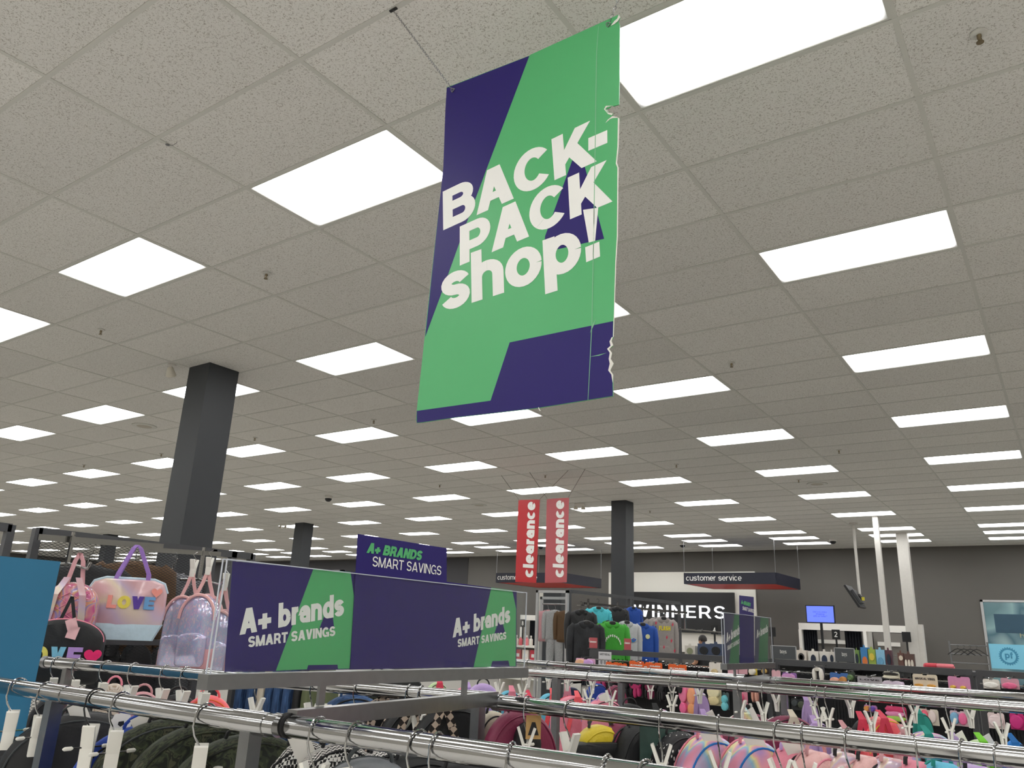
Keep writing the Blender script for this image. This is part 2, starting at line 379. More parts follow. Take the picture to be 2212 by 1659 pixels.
struct('wall_right', mat('pale_wall_paint', '#c9c5bd', .8, var=.03, scale=2), MB().box((XR, YF, 0), (XR+.2, YB, HC+.2)), 'pale side wall')
struct('wall_front', MATS['pale_wall_paint'], MB().box((XL-.2, YF-.2, 0), (XR+.2, YF, HC+.2)), 'pale wall behind the camera')
ceil = struct('ceiling', mat('ceiling_slab', '#8a8780', .9), MB().box((XL, YF, HC+.13), (XR, YB, HC+.2)), 'suspended ceiling of fissured off-white tiles in a metal grid')
U0, U1 = math.floor((XL-OX)/1.2192), math.ceil((XR-OX)/1.2192)
V0, V1 = math.floor((YF-OY)/.6096), math.ceil((YB-OY)/.6096)
LIGHT_ROWS = [v for v in range(-16, 29, 4)]+[30, 32]
def is_light(u, v): return u % 2 == 0 and v in LIGHT_ROWS
def to_px(P):
    d = Vector(P)-CAM; z = d.dot(FWD)
    if z < .2: return None
    return (1106+F_PX*d.dot(RIGHT)/z, 829.5-F_PX*d.dot(UP)/z, z)
tile_me = MB().box((-.6, -.296, .0), (.6, .296, .016)).mesh('tile')
cand = []; rest = MB()
for u in range(U0, U1):
    for v in range(V0, V1):
        if is_light(u, v): continue
        x, y = grid(u+.5, v+.5)
        if x-.6 < XL-.6 or x+.6 > XR+.6 or y > YB: continue
        q = to_px((x, y, HC)); vis = q is not None and -250 < q[0] < 2460 and -250 < q[1] < 1659 and y+.3 < YB
        d = (Vector((x, y, HC))-CAM).length
        cand.append((0 if vis else 1, d, x, y))
cand.sort()
for i, (nv, d, x, y) in enumerate(cand):
    if i < 300 and not nv:
        o = obj('tile', tile_me, TILE, ceil); o.location = (x, y, HC+.003)
    else:
        x0, x1, y0, y1 = max(x-.6, XL), min(x+.6, XR), y-.296, min(y+.296, YB)
        rest.box((x0, y0, HC+.003), (x1, y1, HC+.019))
rest.build('tile_field', TILE, ceil)['kind'] = 'stuff'
gb = MB().box((-.012, YF, 0), (.012, YB, .004)).box((-.003, YF, .004), (.003, YB, .04)).mesh('grid_runner')
for u in range(U0+1, U1):
    obj('grid_runner', gb, GRID_M, ceil).location = (grid(u, 0)[0], 0, HC-.001)
gb = MB().box((XL, -.012, 0), (XR, .012, .004)).box((XL, -.003, .004), (XR, .003, .04)).mesh('grid_tee')
for v in range(V0+1, V1):
    obj('grid_tee', gb, GRID_M, ceil).location = (0, grid(0, v)[1], HC-.0015)
# light panels
lens_me = MB().box((-.585, -.282, 0), (.585, .282, .006)).mesh('diffuser')
fr = MB()
for sx in (-1, 1): fr.box((sx*.592-.007, -.29, -.0), (sx*.592+.007, .29, .05))
for sy in (-1, 1): fr.box((-.585, sy*.286-.005, -.0), (.585, sy*.286+.005, .05))
fr.box((-.59, -.29, .05), (.59, .29, .09))
fr_me = fr.mesh('frame')
def ordn(n): return '%d%s' % (n, 'th' if 10 <= n % 100 <= 20 else {1: 'st', 2: 'nd', 3: 'rd'}.get(n % 10, 'th'))
for u in range(U0+(U0 % 2), U1, 2):
    for v in LIGHT_ROWS:
        x, y = grid(u+.5, v+.5)
        if x-.6 < XL or x+.6 > XR: continue
        row = 33-LIGHT_ROWS.index(v) if 0 else len(LIGHT_ROWS)-LIGHT_ROWS.index(v)
        k = (2-u)//2+1
        side = 'file just right of the green banner' if k == 0 else ('%s file left of the green banner' % ordn(k) if k > 0 else '%s file right of the green banner' % ordn(1-k))
        t = thing('ceiling_light', 'light panel, %s row from back wall, %s' % (ordn(row), side), 'ceiling light', (x, y, HC), 0, 'recessed ceiling light panels')
        obj('frame', fr_me, GRID_M, t); obj('diffuser', lens_me, LENS, t).location = (0, 0, .004)
# columns
for (x0, x1, y0, y1, lb) in [(-7.598, -7.232, 4.60, 4.97, 'square black column left of the big banner, largest of the columns'),
                             (-17.44, -17.08, 14.48, 14.83, 'distant square black column left of the purple tabletop sign'),
                             (-7.455, -7.13, 14.17, 14.52, 'square black column right of the red hanging banners'),
                             (-27.3, -26.94, 14.4, 14.76, 'farthest square black column behind the mesh panel')]:
    struct('column', BLACKP, MB().box((x0, y0, 0), (x1, y1, HC+.02)), lb)
# sprinklers
BRASS = mat('dull_brass', '#8d8068', .35, .9, var=.1)
spr = MB().lathe([(.035, 0), (.033, -.006), (.02, -.01)], n=14).mesh('escutcheon', True)
spb = MB().lathe([(.010, -.008), (.010, -.022), (.005, -.028), (.005, -.045), (.016, -.047), (.016, -.050), (.002, -.051)], n=10).tube([(.012, 0, -.02), (.014, 0, -.034), (.004, 0, -.046)], .002, 5).tube([(-.012, 0, -.02), (-.014, 0, -.034), (-.004, 0, -.046)], .002, 5).mesh('sprinkler_head', True)
SPK = {(2114, 72): 'near the upper right corner', (576, 590): 'between the two nearest left light panels', (219, 712): 'above left of the black column', (1580, 783): 'right of the banner foot',
       (551, 945): 'just right of the black column', (808, 907): 'below left of the banner foot', (950, 1047): 'over the purple tabletop sign', (1812, 972): 'on the right above the white poles',
       (1461, 1003): 'right of the hanging red banners', (1178, 1026): 'above the red hanging banners', (349, 980): 'left of the black column, nearer one', (182, 1004): 'left of the black column, farther one',
       (1404, 1103): 'beside the far black column', (1725, 1036): 'near the round ceiling speaker'}
for (px, py), where in SPK.items():
    P = onz(px, py, HC)
    t = thing('fire_sprinkler', 'small brass sprinkler head on the ceiling, '+where, 'sprinkler', P, random.random()*3, 'ceiling sprinklers')
    obj('escutcheon', spr, GRID_M, t); obj('sprinkler_head', spb, BRASS, t)
# ceiling speakers, cameras
for (px, py), lb in {(312, 920): 'round flush ceiling speaker beside the big black column', (1765, 1045): 'round flush ceiling speaker on the right, darker centre', (1035, 1091): 'round flush ceiling speaker left of the red banners'}.items():
    P = onz(px, py, HC); t = thing('ceiling_speaker', lb, 'speaker', P, 0, 'flush ceiling speakers')
    MB().lathe([(.17, 0), (.168, -.008), (.15, -.010)], n=28).build('rim', GRID_M, t, True)
    MB().lathe([(.15, -.004), (.148, -.009), (.06, -.011), (.01, -.011)], n=28).build('grille', mat('speaker_grille', '#b9b2a4', .7, var=.15, scale=200), t, True)
for (px, py), lb in {(710, 1075): 'black dome security camera hanging above the purple tabletop sign', (1474, 1177): 'small white dome camera above the right service sign, left of it', (1799, 1168): 'small dome camera near the white poles', (1168, 1181): 'small dome camera between the red banners'}.items():
    P = onz(px, py-3, HC); t = thing('dome_camera', lb, 'camera', P)
    MB().lathe([(.09, 0), (.09, -.04), (.08, -.05)], n=18).build('housing', WHITE_P, t, True)
    MB().lathe([(.075, -.05), (.068, -.085), (.04, -.112), (.003, -.12)], n=18).build('dome', mat('smoked_dome', '#16171b', .08), t, True)
def emergency(px, py, lb, s=1.):
    P = onz(px, py-4, HC); t = thing('emergency_light', lb, 'lamp', P, .3)
    MB().box((-.10*s, -.03, -.05), (.10*s, .03, 0)).build('box', WHITE_P, t)
    for sx in (-1, 1):
        MB().lathe([(.02, 0), (.05*s, -.06), (.05*s, -.07), (.01, -.072)], (sx*.08*s, 0, -.05), 14).build('lamp_head', mat('lamp_head_plastic', '#cfc9bb', .4), t, True)
emergency(1252, 1092, 'twin-head emergency lamp left of the far black column')
emergency(612, 1136, 'small emergency lamp left of the distant black column')
P = onz(372, 788, HC); t = thing('spot_light', 'single adjustable spot lamp on the ceiling beside the big black column', 'lamp', P)
MB().lathe([(.045, 0), (.045, -.012), (.01, -.016)], n=14).tube([(0, 0, -.01), (0, 0, -.05)], .008, 8).build('mount', WHITE_P, t, True)
o = MB().lathe([(.015, .05), (.03, .04), (.055, -.05), (.05, -.055), (.005, -.03)], n=16).build('lamp_head', MATS['lamp_head_plastic'], t, True); o.location = (.01, -.01, -.08); o.rotation_euler = (.5, .4, 0)
P = onz(362, 312, HC); t = thing('ceiling_hook', 'bent wire hook stuck in the ceiling tile near the left', 'hook', P)
MB().lathe([(.012, 0), (.012, -.004), (.002, -.005)], n=10).tube([(0, 0, 0), (.02, 0, -.012), (.045, .01, -.016), (.065, .015, -.006), (.068, .016, .002)], .0016, 6).build('wire', STEEL, t, True)

# ------------------------------------------------------------------ big hanging banner (faces the camera along -y)
BY = 1.945
bp = lambda x, y: ony(x, y, BY)
bc = lambda x, y: ony(880+x*.5668, y*.5668, BY)         # banner crop coordinates
tl, tr, br, bl = bp(965,190), bp(1338,34), bp(1326,859), bp(899,912)
t = thing('hanging_banner', 'tall purple and green cardboard banner reading BACK-PACK shop! hung on chains', 'banner', ((tl.x+tr.x)/2, BY, bl.z))
random.seed(3)
edge = [bc(150,333), bc(465,212), bc(470,208), bc(806,55), bc(810,68), bc(803,80), bc(809,95), bc(808,300)]
edge += [bc(806,398), bc(785,404), bc(778,402), bc(770,410), bc(757,415), bc(765,428), bc(783,432), bc(778,445), bc(785,450), bc(808,449)]
edge += [bc(800,520), bc(804,560), bc(797,622), bc(803,630), bc(800,900), bc(793,1000), bc(788,1180), bc(784,1285), bc(775,1300), bc(782,1318), bc(766,1330), bc(778,1345), bc(772,1370), bc(784,1385), bc(770,1412), bc(782,1425), bc(783,1510)]
edge += [bc(500,1555), bc(180,1592), bc(60,1610), bc(36,1612), bc(33,1600), bc(36,1560), bc(66,1282), bc(137,640), bc(145,420)]
n = len(edge); mb = MB()
mb.prism([(p.x, p.z) for p in edge], lambda a, b, d: (a, BY+d, b), .004)
W(mb.build('board', GREEN, t))
nb = (0, -1, 0)
def bprint(name, pts, m, off=.0003): return W(poly_print(name, [bc(*p) for p in pts], m, t, nb, off))
bprint('navy_field', [(150,335),(465,213),(300,650),(255,770),(195,935),(130,1118),(68,1285),(137,640),(145,420)], NAVY)
bprint('navy_field', [(36,1566),(317,1527),(390,1305),(784,1224),(783,1285),(775,1300),(780,1318),(768,1330),(778,1345),(772,1370),(782,1385),(771,1412),(782,1425),(783,1509),(500,1554),(180,1591),(60,1609),(36,1611)], NAVY)
bprint('navy_field', [(652,545),(750,910),(520,962),(525,900)], NAVY)
def torn(pts): return bprint('torn_edge', pts, PAPER, .0012)
torn([(806,56),(812,66),(804,80),(790,92),(775,100),(790,80),(800,72)]); torn([(785,404),(762,408),(755,416),(764,430),(783,433),(781,440),(766,436),(750,417),(757,404)])
torn([(808,449),(785,450),(772,455),(755,470),(765,456),(782,443)]); torn([(784,1285),(779,1300),(785,1316),(770,1331),(781,1346),(776,1368),(787,1386),(774,1412),(785,1428),(783,1460),(778,1428),(766,1412),(772,1386),(768,1368),(772,1345),(762,1330),(775,1318),(771,1302),(779,1286)])
torn([(803,450),(809,452),(806,560),(800,622),(806,640),(803,900),(797,1000),(791,1180),(787,1285),(784,1285),(788,1180),(793,1000),(799,900),(801,640),(795,624),(801,560)])
for pts in ([(728,100),(730,100),(723,200),(717,600),(712,900),(705,1240),(690,1524),(688,1524),(702,1240),(709,900),(714,600),(720,200)], [(705,1240),(720,1212),(712,1238),(697,1270)], [(695,1360),(730,1352),(760,1345),(731,1356)]):
    bprint('crease', pts, mat('worn_crease', '#7fb98f', .6), .0009)
def tl_(s, ol, orr, cap, tw=.255, gap=.03, off=.0006):
    o = bc(*ol); return W(lettering('lettering', s, o, bc(*orr)-o, bc(*cap)-o, nb, LETTERW, t, tw, gap, off))
tl_('BACK', (137,878), (718,617), (135,731), .225, .02)
tl_('-', (690,622), (763,592), (690,468), .33, 0)
tl_('PACK', (200,1013), (778,770), (200,864), .225, .02, .0007)
tl_('shop', (130,1192), (668,1020), (130,1005), .205, .03, .0008)
W(poly_print('lettering', [bc(*p) for p in [(670,800),(728,792),(716,918),(692,925)]], LETTERW, t, nb, .0009))
W(poly_print('lettering', [bc(*p) for p in [(678,943),(732,921),(735,978),(682,1000)]], LETTERW, t, nb, .0009))
def chain(a, b, parent, pitch=.016):
    a, b = Vector(a), Vector(b); L = (b-a).length; nn = int(L/pitch); d = (b-a).normalized(); s1 = d.orthogonal().normalized(); s2 = d.cross(s1); mb = MB()
    for i in range(nn):
        c = a+d*(i+.5)*pitch; sd = s1 if i % 2 else s2
        mb.tube([c+d*pitch*.62*math.cos(q)+sd*.0042*math.sin(q) for q in [2*math.pi*k/8 for k in range(8)]], .0011, 4, True)
    return W(mb.build('chain', STEEL, parent, True))
c1 = onz(850, 18, HC); g1 = bc(175, 345); chain(c1+Vector((0,0,-.012)), g1, t)
W(MB().bar(c1+Vector((-.02,0,-.008)), c1+Vector((.02,0,-.008)), .012, .006).tube([c1+Vector((0,0,-.004)), c1+Vector((.004,0,-.013)), c1+Vector((0,0,-.018))], .0015, 6).build('ceiling_clip', mat('black_plastic', '#1d1d1f', .4), t))
g2 = bc(768, 95); c2 = g2+Vector((.21, .02, 4.195-g2.z)); chain(c2, g2, t)
for g in (g1, g2): W(MB().tube([g+Vector((.008*math.cos(q), -.003+.004*math.sin(q*2), .008*math.sin(q))) for q in [2*math.pi*k/10 for k in range(10)]], .0018, 6, True).build('eyelet', STEEL, t, True))
W(MB().tube([bc(500,1553)+Vector((.0,0,0)), bc(503,1562), bc(507,1566)], .0015, 5).build('hook', PLASTW, t))

# ------------------------------------------------------------------ red hanging banners
RED1 = mat('red_print', '#b8232b', .32, var=.03); RED2 = mat('faded_red_print', '#b4545a', .32, var=.04, scale=3)
def clear_banner(lb, q, m, tops, tpx):
    Y = 11.05; A, B, C, D = [ony(*p, Y) for p in q]                   # tl tr br bl
    t = thing('hanging_banner', lb, 'banner', ((A.x+B.x)/2, Y, min(C.z, D.z)))
    pts = [A, B, C, D]; W(MB().prism([(p.x, p.z) for p in pts], lambda a, b, d: (a, Y+d, b), .006).build('board', m, t))
    o = ony(*tpx[0], Y); W(lettering('lettering', 'clearance', o, ony(*tpx[1], Y)-o, ony(*tpx[2], Y)-o, (0,-1,0), LETTERW, t, .24, .06, .003))
    for (p, c) in tops:
        T = onz(*c, HC); b = A if p == 0 else B
        W(MB().tube([T, Vector((b.x+(.03 if p == 0 else -.03), Y, b.z-.02))], .004, 5).build('string', mat('grey_string', '#77716a', .8), t))
clear_banner('glossy red clearance banner hanging, left one of the pair', [(1120,1080),(1166,1079),(1158,1259),(1113,1257)], RED1, [(0, (1083,1027)), (1, (1227.5,1016))], [(1152,1248),(1157,1084),(1129,1246)])
clear_banner('faded red clearance banner hanging, right one of the pair', [(1181,1078),(1229,1075),(1224,1258),(1177,1259)], RED2, [(0, (1144,1020)), (1, (1264,1013))], [(1218,1248),(1219,1081),(1194,1246)])

# ------------------------------------------------------------------ service signs: hollow frames hung over the desks
SNAVY = mat('navy_sign_face', '#15182a', .4, var=.04); SRED = mat('red_sign_inside', '#d0342c', .5, var=.03)
def service_sign(lb, x0, x1, y0, y1, z0, z1, tx):
    t = thing('service_sign', lb, 'sign', ((x0+x1)/2, (y0+y1)/2, z0))
    th = .03; c = [(x0,y0),(x1,y0),(x1,y1),(x0,y1)]
    for i in range(4):
        a, b = Vector((*c[i], (z0+z1)/2)), Vector((*c[(i+1) % 4], (z0+z1)/2)); d = (b-a).normalized(); nin = Vector((-d.y, d.x, 0))
        W(MB().bar(a, b, th, z1-z0).build('side_panel', SNAVY, t))
        W(MB().bar(a+nin*(th/2+.004)+d*.03, b+nin*(th/2+.004)-d*.03, .008, (z1-z0)*.96).build('lining', SRED, t))
        P = Vector((*c[i], z1)); W(MB().tube([P, (P.x, P.y, HC)], .006, 5).build('wire', STEEL, t))
    W(MB().box((x0+.02, y0+.02, z0+.005), (x1-.02, y1-.02, z0+.02)).build('soffit', SRED, t)); W(MB().box((x0+.01, y0+.01, z1-.02), (x1-.01, y1-.01, z1-.005)).build('bounce_stop', SNAVY, t))  # top panel is added, unseen; stops the soffit's red bounce on the ceiling
    o = Vector((tx[0], y0-th/2, z0+(z1-z0)*.30)); W(lettering('lettering', 'customer service', o, (tx[1]-tx[0], 0, 0), (0, 0, (z1-z0)*.5), (0,-1,0), LETTERW, t, .12, .06, .002))
service_sign('navy and red service sign frame over the desks on the right', -8.607, -6.14, 20.6, 22.75, 3.0, 3.29, (-8.55, -7.02))
service_sign('navy and red service sign frame partly behind the red banners', -14.62, -12.25, 20.2, 22.6, 3.0, 3.29, (-14.56, -13.1))

# ------------------------------------------------------------------ illuminated store sign on the back wall
t = thing('store_sign', 'large black wall sign with glowing white capital letters on a white board', 'sign', (-10.1, YB, 1.5))
W(MB().box((-12.58, YB-.06, 1.2), (-7.70, YB-.003, 3.58)).build('white_board', mat('white_board', '#dedbd2', .6, var=.02), t))
W(MB().box((-11.66, YB-.16, 1.77), (-8.33, YB-.06, 2.96)).build('black_panel', mat('black_panel', '#191a1d', .35, var=.05), t))
GLOW = mat('lit_letter', '#ffffff', .4, emit=('#f4f8ff', 1.6))
o = ony(1369, 1337, YB-.16); e_ = ony(1567, 1337, YB-.16); letters('WINNERS', (o.x, YB-.16, 2.20), (e_.x-o.x, 0, 0), (0, 0, .36), (0,-1,0), GLOW, t, .13, .24, .004, .03)
for sx in (-11.4, -8.9): W(MB().box((sx, YB-.17, 1.74), (sx+.3, YB-.06, 1.77)).build('bracket', DGREY, t))
# ------------------------------------------------------------------ chrome garment racks
RZ, RR = 1.40, .021
def seg_px(a, b, ext=(0, 0)):
    A, B = onz(*a, RZ), onz(*b, RZ); d = (B-A).normalized(); return [A-d*ext[0], B+d*ext[1]]
RAIL = {'1a': seg_px((0,1480), (560,1563), (.5, .06)), '1b': seg_px((640,1570), (1290,1665), (.06, .9)),
        '2a': seg_px((100,1430), (1030,1509), (0, .05)), '2b': seg_px((1075,1517), (2212,1638), (0, .5)),
        '3a': seg_px((520,1411), (1570,1481)), '3b': seg_px((1585,1482), (2212,1530), (0, .5)),
        '4a': seg_px((1000,1422), (1610,1466), (.4, 0)), '4b': seg_px((1655,1470), (2212,1507), (0, .5))}
def on_rail(k, px):
    A, B = RAIL[k]; lo, hi = 0., 1.
    for _ in range(40):
        m = (lo+hi)/2
        if to_px(A.lerp(B, m))[0] < px: lo = m
        else: hi = m
    return A.lerp(B, (lo+hi)/2)
def rack(lb, rails, posts, cross):
    c = on_rail(*posts[0]); t = thing('garment_rack', lb, 'clothes rack', (c.x, c.y, 0))
    for k in rails:
        A, B = RAIL[k]; d = (B-A).normalized(); W(MB().tube([A, B], RR, 20).build('rail', CHROME, t, True))
        for e in ([A, B] if k in ('2a', '2b') else []): W(MB().tube([e-d*.012, e+d*.012], RR*1.12, 18).build('end_cap', STEEL, t, True))
    for (k, px) in posts:
        P = on_rail(k, px); W(MB().box((P.x-.016, P.y-.016, .06), (P.x+.016, P.y+.016, RZ-.01)).build('post', STEEL, t))
        A, B = RAIL[k]; d = (B-A).normalized(); W(MB().tube([P-d*.05, P+d*.05], RR*1.09, 20).build('collar', CHROME, t, True))
        W(MB().box((P.x-.03, P.y-.20, .02), (P.x+.03, P.y+.20, .06)).build('foot', STEEL, t))
    xs = [RAIL[k][i].x for k in rails for i in (0, 1)]; ys = [RAIL[k][i].y for k in rails for i in (0, 1)]
    x0, x1, y0, y1 = max(min(xs), -3.6), max(xs), min(ys)+.12, max(ys)-.05
    W(MB().box((x0, y0, .30), (x1, y1, .33)).build('bounce_cut_shelf', mat('bounce_cut_shelf_dark', '#33302f', .6), t)); W(MB().box((x0, y0-.004, .29), (x1, y0, .335)).build('shelf_edge', WHITE_P, t))  # hidden dark shelf board, added to cut floor bounce up to the rails
    (a, b) = cross; W(MB().bar(a, b, .026, .036).build('crossbar', STEEL, t))
    return t
SX = -1.37                                             # plane of the near tabletop sign and its crossbar
ca = on_rail('1b', 628); cb = on_rail('2b', 1070)
rackA = rack('nearest chrome double-rail garment rack filled with backpacks', ['1a','1b','2a','2b'], [('1a', 122), ('1a', 545), ('1b', 1700), ('2a', 1034), ('2a', 150), ('2b', 2300)],
             ((ca.x, ca.y, RZ+.012), (cb.x, cb.y-.02, RZ+.012)))
c3_, c4_ = on_rail('3b', 1588), on_rail('4b', 1658)
rackB = rack('second chrome double-rail garment rack behind the nearest one', ['3a','3b','4a','4b'], [('3a', 1202), ('3b', 1592), ('3b', 2320), ('4a', 1342), ('4b', 1692), ('4b', 2300)],
             ((c3_.x, c3_.y, RZ+.012), (c4_.x, c4_.y, RZ+.012)))
# ------------------------------------------------------------------ tabletop signs in clear acrylic
def table_sign(lb, X, px2, chan, sheet, cards, posts, base):
    """cards: list of (name, polygon in px, material, prints)"""
    y0, y1, zb, zt = sheet
    t = thing('sign_holder', lb, 'sign', (X, (y0+y1)/2, base))
    W(MB().box((X-.016, y0-.01, zb-.022), (X+.016, y1+.01, zb+.006)).build('channel', STEEL, t))
    for dx, nm in ((.0065, 'acrylic_sheet'), (-.0065, 'acrylic_sheet')):
        W(MB().box((X+dx-.001, y0, zb), (X+dx+.001, y1, zt)).build(nm, ACRYL, t))
    for lo, hi in (((X+.0052, y0-.001, zb), (X+.0078, y0+.001, zt)), ((X-.0078, y0-.001, zb), (X-.0052, y0+.001, zt)), ((X+.0052, y1-.001, zb), (X+.0078, y1+.001, zt)), ((X-.008, y0, zt-.0012), (X-.005, y1, zt+.0008)), ((X+.005, y0, zt-.0012), (X+.008, y1, zt+.0008))): W(MB().box(lo, hi).build('sheet_edge', mat('edge_glint', '#c3c8d2', .25), t))  # pale strips paint the bright glint along the clear sheet edges
    for y in posts: W(MB().box((X-.004, y-.009, base), (X+.004, y+.009, zb-.02)).build('post', STEEL, t))
    for (nm, pts, m, prints) in cards:
        P = [px2(*p) for p in pts]; off = 0 if nm != 'top_card' else .0022
        c = W(MB().prism([(p.y, p.z) for p in P], lambda a, b, d: (X+off+.0012-d, a, b), .0012).build('card', m, t))
        for (kind, data, pm) in prints:
            if kind == 'poly': W(poly_print('print', [px2(*p) for p in data], pm, t, (1,0,0), off+.0016+data_off(pm)))
            else:
                s, o, e, cap, tw, gap = data; o_ = px2(*o)
                W(lettering('lettering', s, o_, px2(*e)-o_, px2(*cap)-o_, (1,0,0), pm, t, tw, gap, off+.0022))
    return t
def data_off(m): return .0004 if m is NAVY else 0.
q2 = lambda x, y: onx(460+x*.3248, 1120+y*.3248, SX)    # near-sign crop coordinates
LCARD = [(130,285),(955,358),(922,1003),(75,1022)]; MCARD = [(958,103),(1548,198),(1548,992),(905,1004)]; RCARD = [(1548,420),(2018,482),(2016,985),(1545,992)]
table_sign('wide purple and green tabletop sign in clear acrylic on the nearest rack', SX, q2, None, (.975, 2.045, 1.492, 1.712),
   [('card', LCARD, NAVY, [('poly', [(665,334),(912,356),(938,540),(905,998),(828,1000),(825,972),(630,975),(622,1003),(415,1012)], GREEN), ('poly', [(745,625),(790,628),(803,735),(700,742)], NAVY),
       ('text', ('A+ brands', (172,775), (866,645), (178,603), .23, .035), LETTERW), ('text', ('SMART SAVINGS', (228,858), (808,780), (231,785), .22, .05), LETTERW)]),
    ('card', RCARD, NAVY, [('poly', [(1848,460),(1988,478),(2013,600),(2010,982),(1970,982),(1962,945),(1855,948),(1845,986),(1730,989)], GREEN), ('poly', [(1893,690),(1922,690),(1940,760),(1868,765)], NAVY),
       ('text', ('A+ brands', (1590,793), (1972,690), (1594,668), .23, .035), LETTERW), ('text', ('SMART SAVINGS', (1622,857), (1946,803), (1624,802), .22, .05), LETTERW)]),
    ('top_card', MCARD, NAVY, [('text', ('A+ BRANDS', (1012,228), (1375,280), (1030,160), .26, .03), GREEN), ('text', ('SMART SAVINGS', (1050,318), (1508,378), (1056,250), .13, .08), LETTERW)])],
   (1.265, 1.77), RZ+.03)
W2 = mat('sign_back_card', '#2a2270', .4)
FX = -1.42
q3 = lambda x, y: onx(1040+x*.28874, 1180+y*.28874, FX)  # far-sign crop coordinates
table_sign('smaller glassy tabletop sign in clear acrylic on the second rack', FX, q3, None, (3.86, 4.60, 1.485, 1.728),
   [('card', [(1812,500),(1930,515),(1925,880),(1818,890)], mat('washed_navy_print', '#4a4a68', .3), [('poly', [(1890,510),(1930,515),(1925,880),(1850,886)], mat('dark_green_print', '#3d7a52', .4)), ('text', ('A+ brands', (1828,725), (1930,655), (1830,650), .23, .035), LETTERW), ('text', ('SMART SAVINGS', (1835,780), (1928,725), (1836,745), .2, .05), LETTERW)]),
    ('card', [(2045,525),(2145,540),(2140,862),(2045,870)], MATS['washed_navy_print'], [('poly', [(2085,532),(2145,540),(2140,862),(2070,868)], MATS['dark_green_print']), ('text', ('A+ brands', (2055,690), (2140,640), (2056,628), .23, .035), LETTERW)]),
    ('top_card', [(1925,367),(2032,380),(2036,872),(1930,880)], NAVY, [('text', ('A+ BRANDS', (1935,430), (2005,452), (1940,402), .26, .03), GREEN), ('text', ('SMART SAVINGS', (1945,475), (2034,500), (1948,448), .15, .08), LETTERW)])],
   (4.0, 4.45), RZ+.03)
# ------------------------------------------------------------------ blue panel at the left edge
bl_ = [onx(131,1213,-3.3), onx(0,1197,-3.3)]
t = thing('display_board', 'flat teal blue display board at the left edge behind the nearest rail', 'board', (-3.3, 1.3, 0))
W(MB().box((-3.325, .55, .35), (-3.3, bl_[0].y, bl_[0].z)).build('board', mat('teal_blue_laminate', '#2d769c', .45, var=.02), t))
W(MB().box((-3.36, .56, .0), (-3.325, .60, 1.6)).box((-3.36, bl_[0].y-.05, 0), (-3.325, bl_[0].y-.01, 1.6)).build('stand', STEEL, t))
W(MB().box((-3.5, .56, 0), (-3.2, .6, .03)).box((-3.5, bl_[0].y-.05, 0), (-3.2, bl_[0].y-.01, .03)).build('foot', STEEL, t))
# ------------------------------------------------------------------ clip hangers
WR = .0021
hk = [(0, .023*math.cos(R_(a)), .023*math.sin(R_(a))) for a in range(-140+360, 30, -15)][::-1]
hook_pts = [(0, .0245*math.cos(R_(a)), .0245*math.sin(R_(a))) for a in range(-20, 205, 15)]
hook_pts += [(0, -.026, -.02), (0, -.020, -.038), (0, -.006, -.058), (0, .006, -.078), (0, .008, -.096), (0, 0, -.106)]
HOOK_ME = MB().tube(hook_pts, WR, 7).mesh('hook', True)
BAR_ME = MB().tube([(0, -.046, -.106), (0, .046, -.106)], WR, 6).mesh('crossbar', True)
TIP_ME = MB().tube([(0, -.012, 0), (0, -.008, 0), (0, .008, 0), (0, .012, 0)], [.002, .0045, .0045, .002], 8).mesh('rubber_tip', True)
cl = MB()
for s in (-1, 1):                                       # two jaws crossing at the spring, mouth down, thumb tabs spread at the top
    P = [(s*.027, .047), (s*.020, .050), (s*.004, .006), (s*.0006, -.044), (s*.006, -.046), (s*.010, -.002)]
    P = [(a, b) for a, b in P]
    cl.prism(P if s > 0 else P[::-1], lambda a, b, d: (a, -.014+d, b), .028)
cl.tube([(-.008, 0, .003), (.008, 0, .003)], .004, 8)
CLIP_ME = cl.mesh('clip')
CLIP_ANCHORS = []
def hanger(k, px, what, yaw=None, clips=(0,), m=CHROME, tilt=0.):
    P = on_rail(k, px); A, B = RAIL[k]; d = B-A; rz = math.atan2(d.y, d.x)
    yaw = random.uniform(-.22, .22) if yaw is None else yaw
    t = thing('clip_hanger', what, 'hanger', P, rz+yaw, 'clip hangers on the chrome rails'); t.rotation_euler[0] = tilt
    obj('hook', HOOK_ME, m, t); b = obj('crossbar', BAR_ME, m, t)
    for s in (-1, 1): obj('rubber_tip', TIP_ME, PLASTW, b).location = (0, s*.046, -.106)
    for s in clips:
        c = obj('clip', CLIP_ME, PLASTW, t); c.location = (0, s*.058, -.106); c.rotation_euler = (0, 0, random.uniform(*{'1a': (-.75, -.3), '2a': (-.65, .1)}.get(k, (0., .5))))
    for s in clips: CLIP_ANCHORS.append((k, P+Matrix.Rotation(rz+yaw, 3, 'Z') @ Vector((0, s*.058, -.14))))
    return t
HOLD = {'1a': ('nearest rail left of the crossbar', [40, 100, 262, 445]), '1b': ('nearest rail right of the crossbar', [688, 772, 905, 945, 1105, 1312, 1395]),
        '2a': ('second rail left of the crossbar', [124, 171, 230, 290, 358, 402, 447, 560, 680, 707, 776, 884, 910]), '2b': ('second rail right of the crossbar', [1139, 1232, 1428, 1553, 1682, 1734, 1834, 1977, 2080, 2155]),
        '3a': ('third rail left of its joint', [1080, 1130, 1272, 1320, 1451]), '3b': ('third rail right of its joint', [1598, 1646, 1766, 1785, 1878, 1953, 2045, 2158]),
        '4a': ('farthest rail left of its joint', [1142, 1186, 1226, 1280, 1405, 1451, 1510]), '4b': ('farthest rail right of its joint', [1675, 1754, 1834, 1970, 2090])}
random.seed(11)
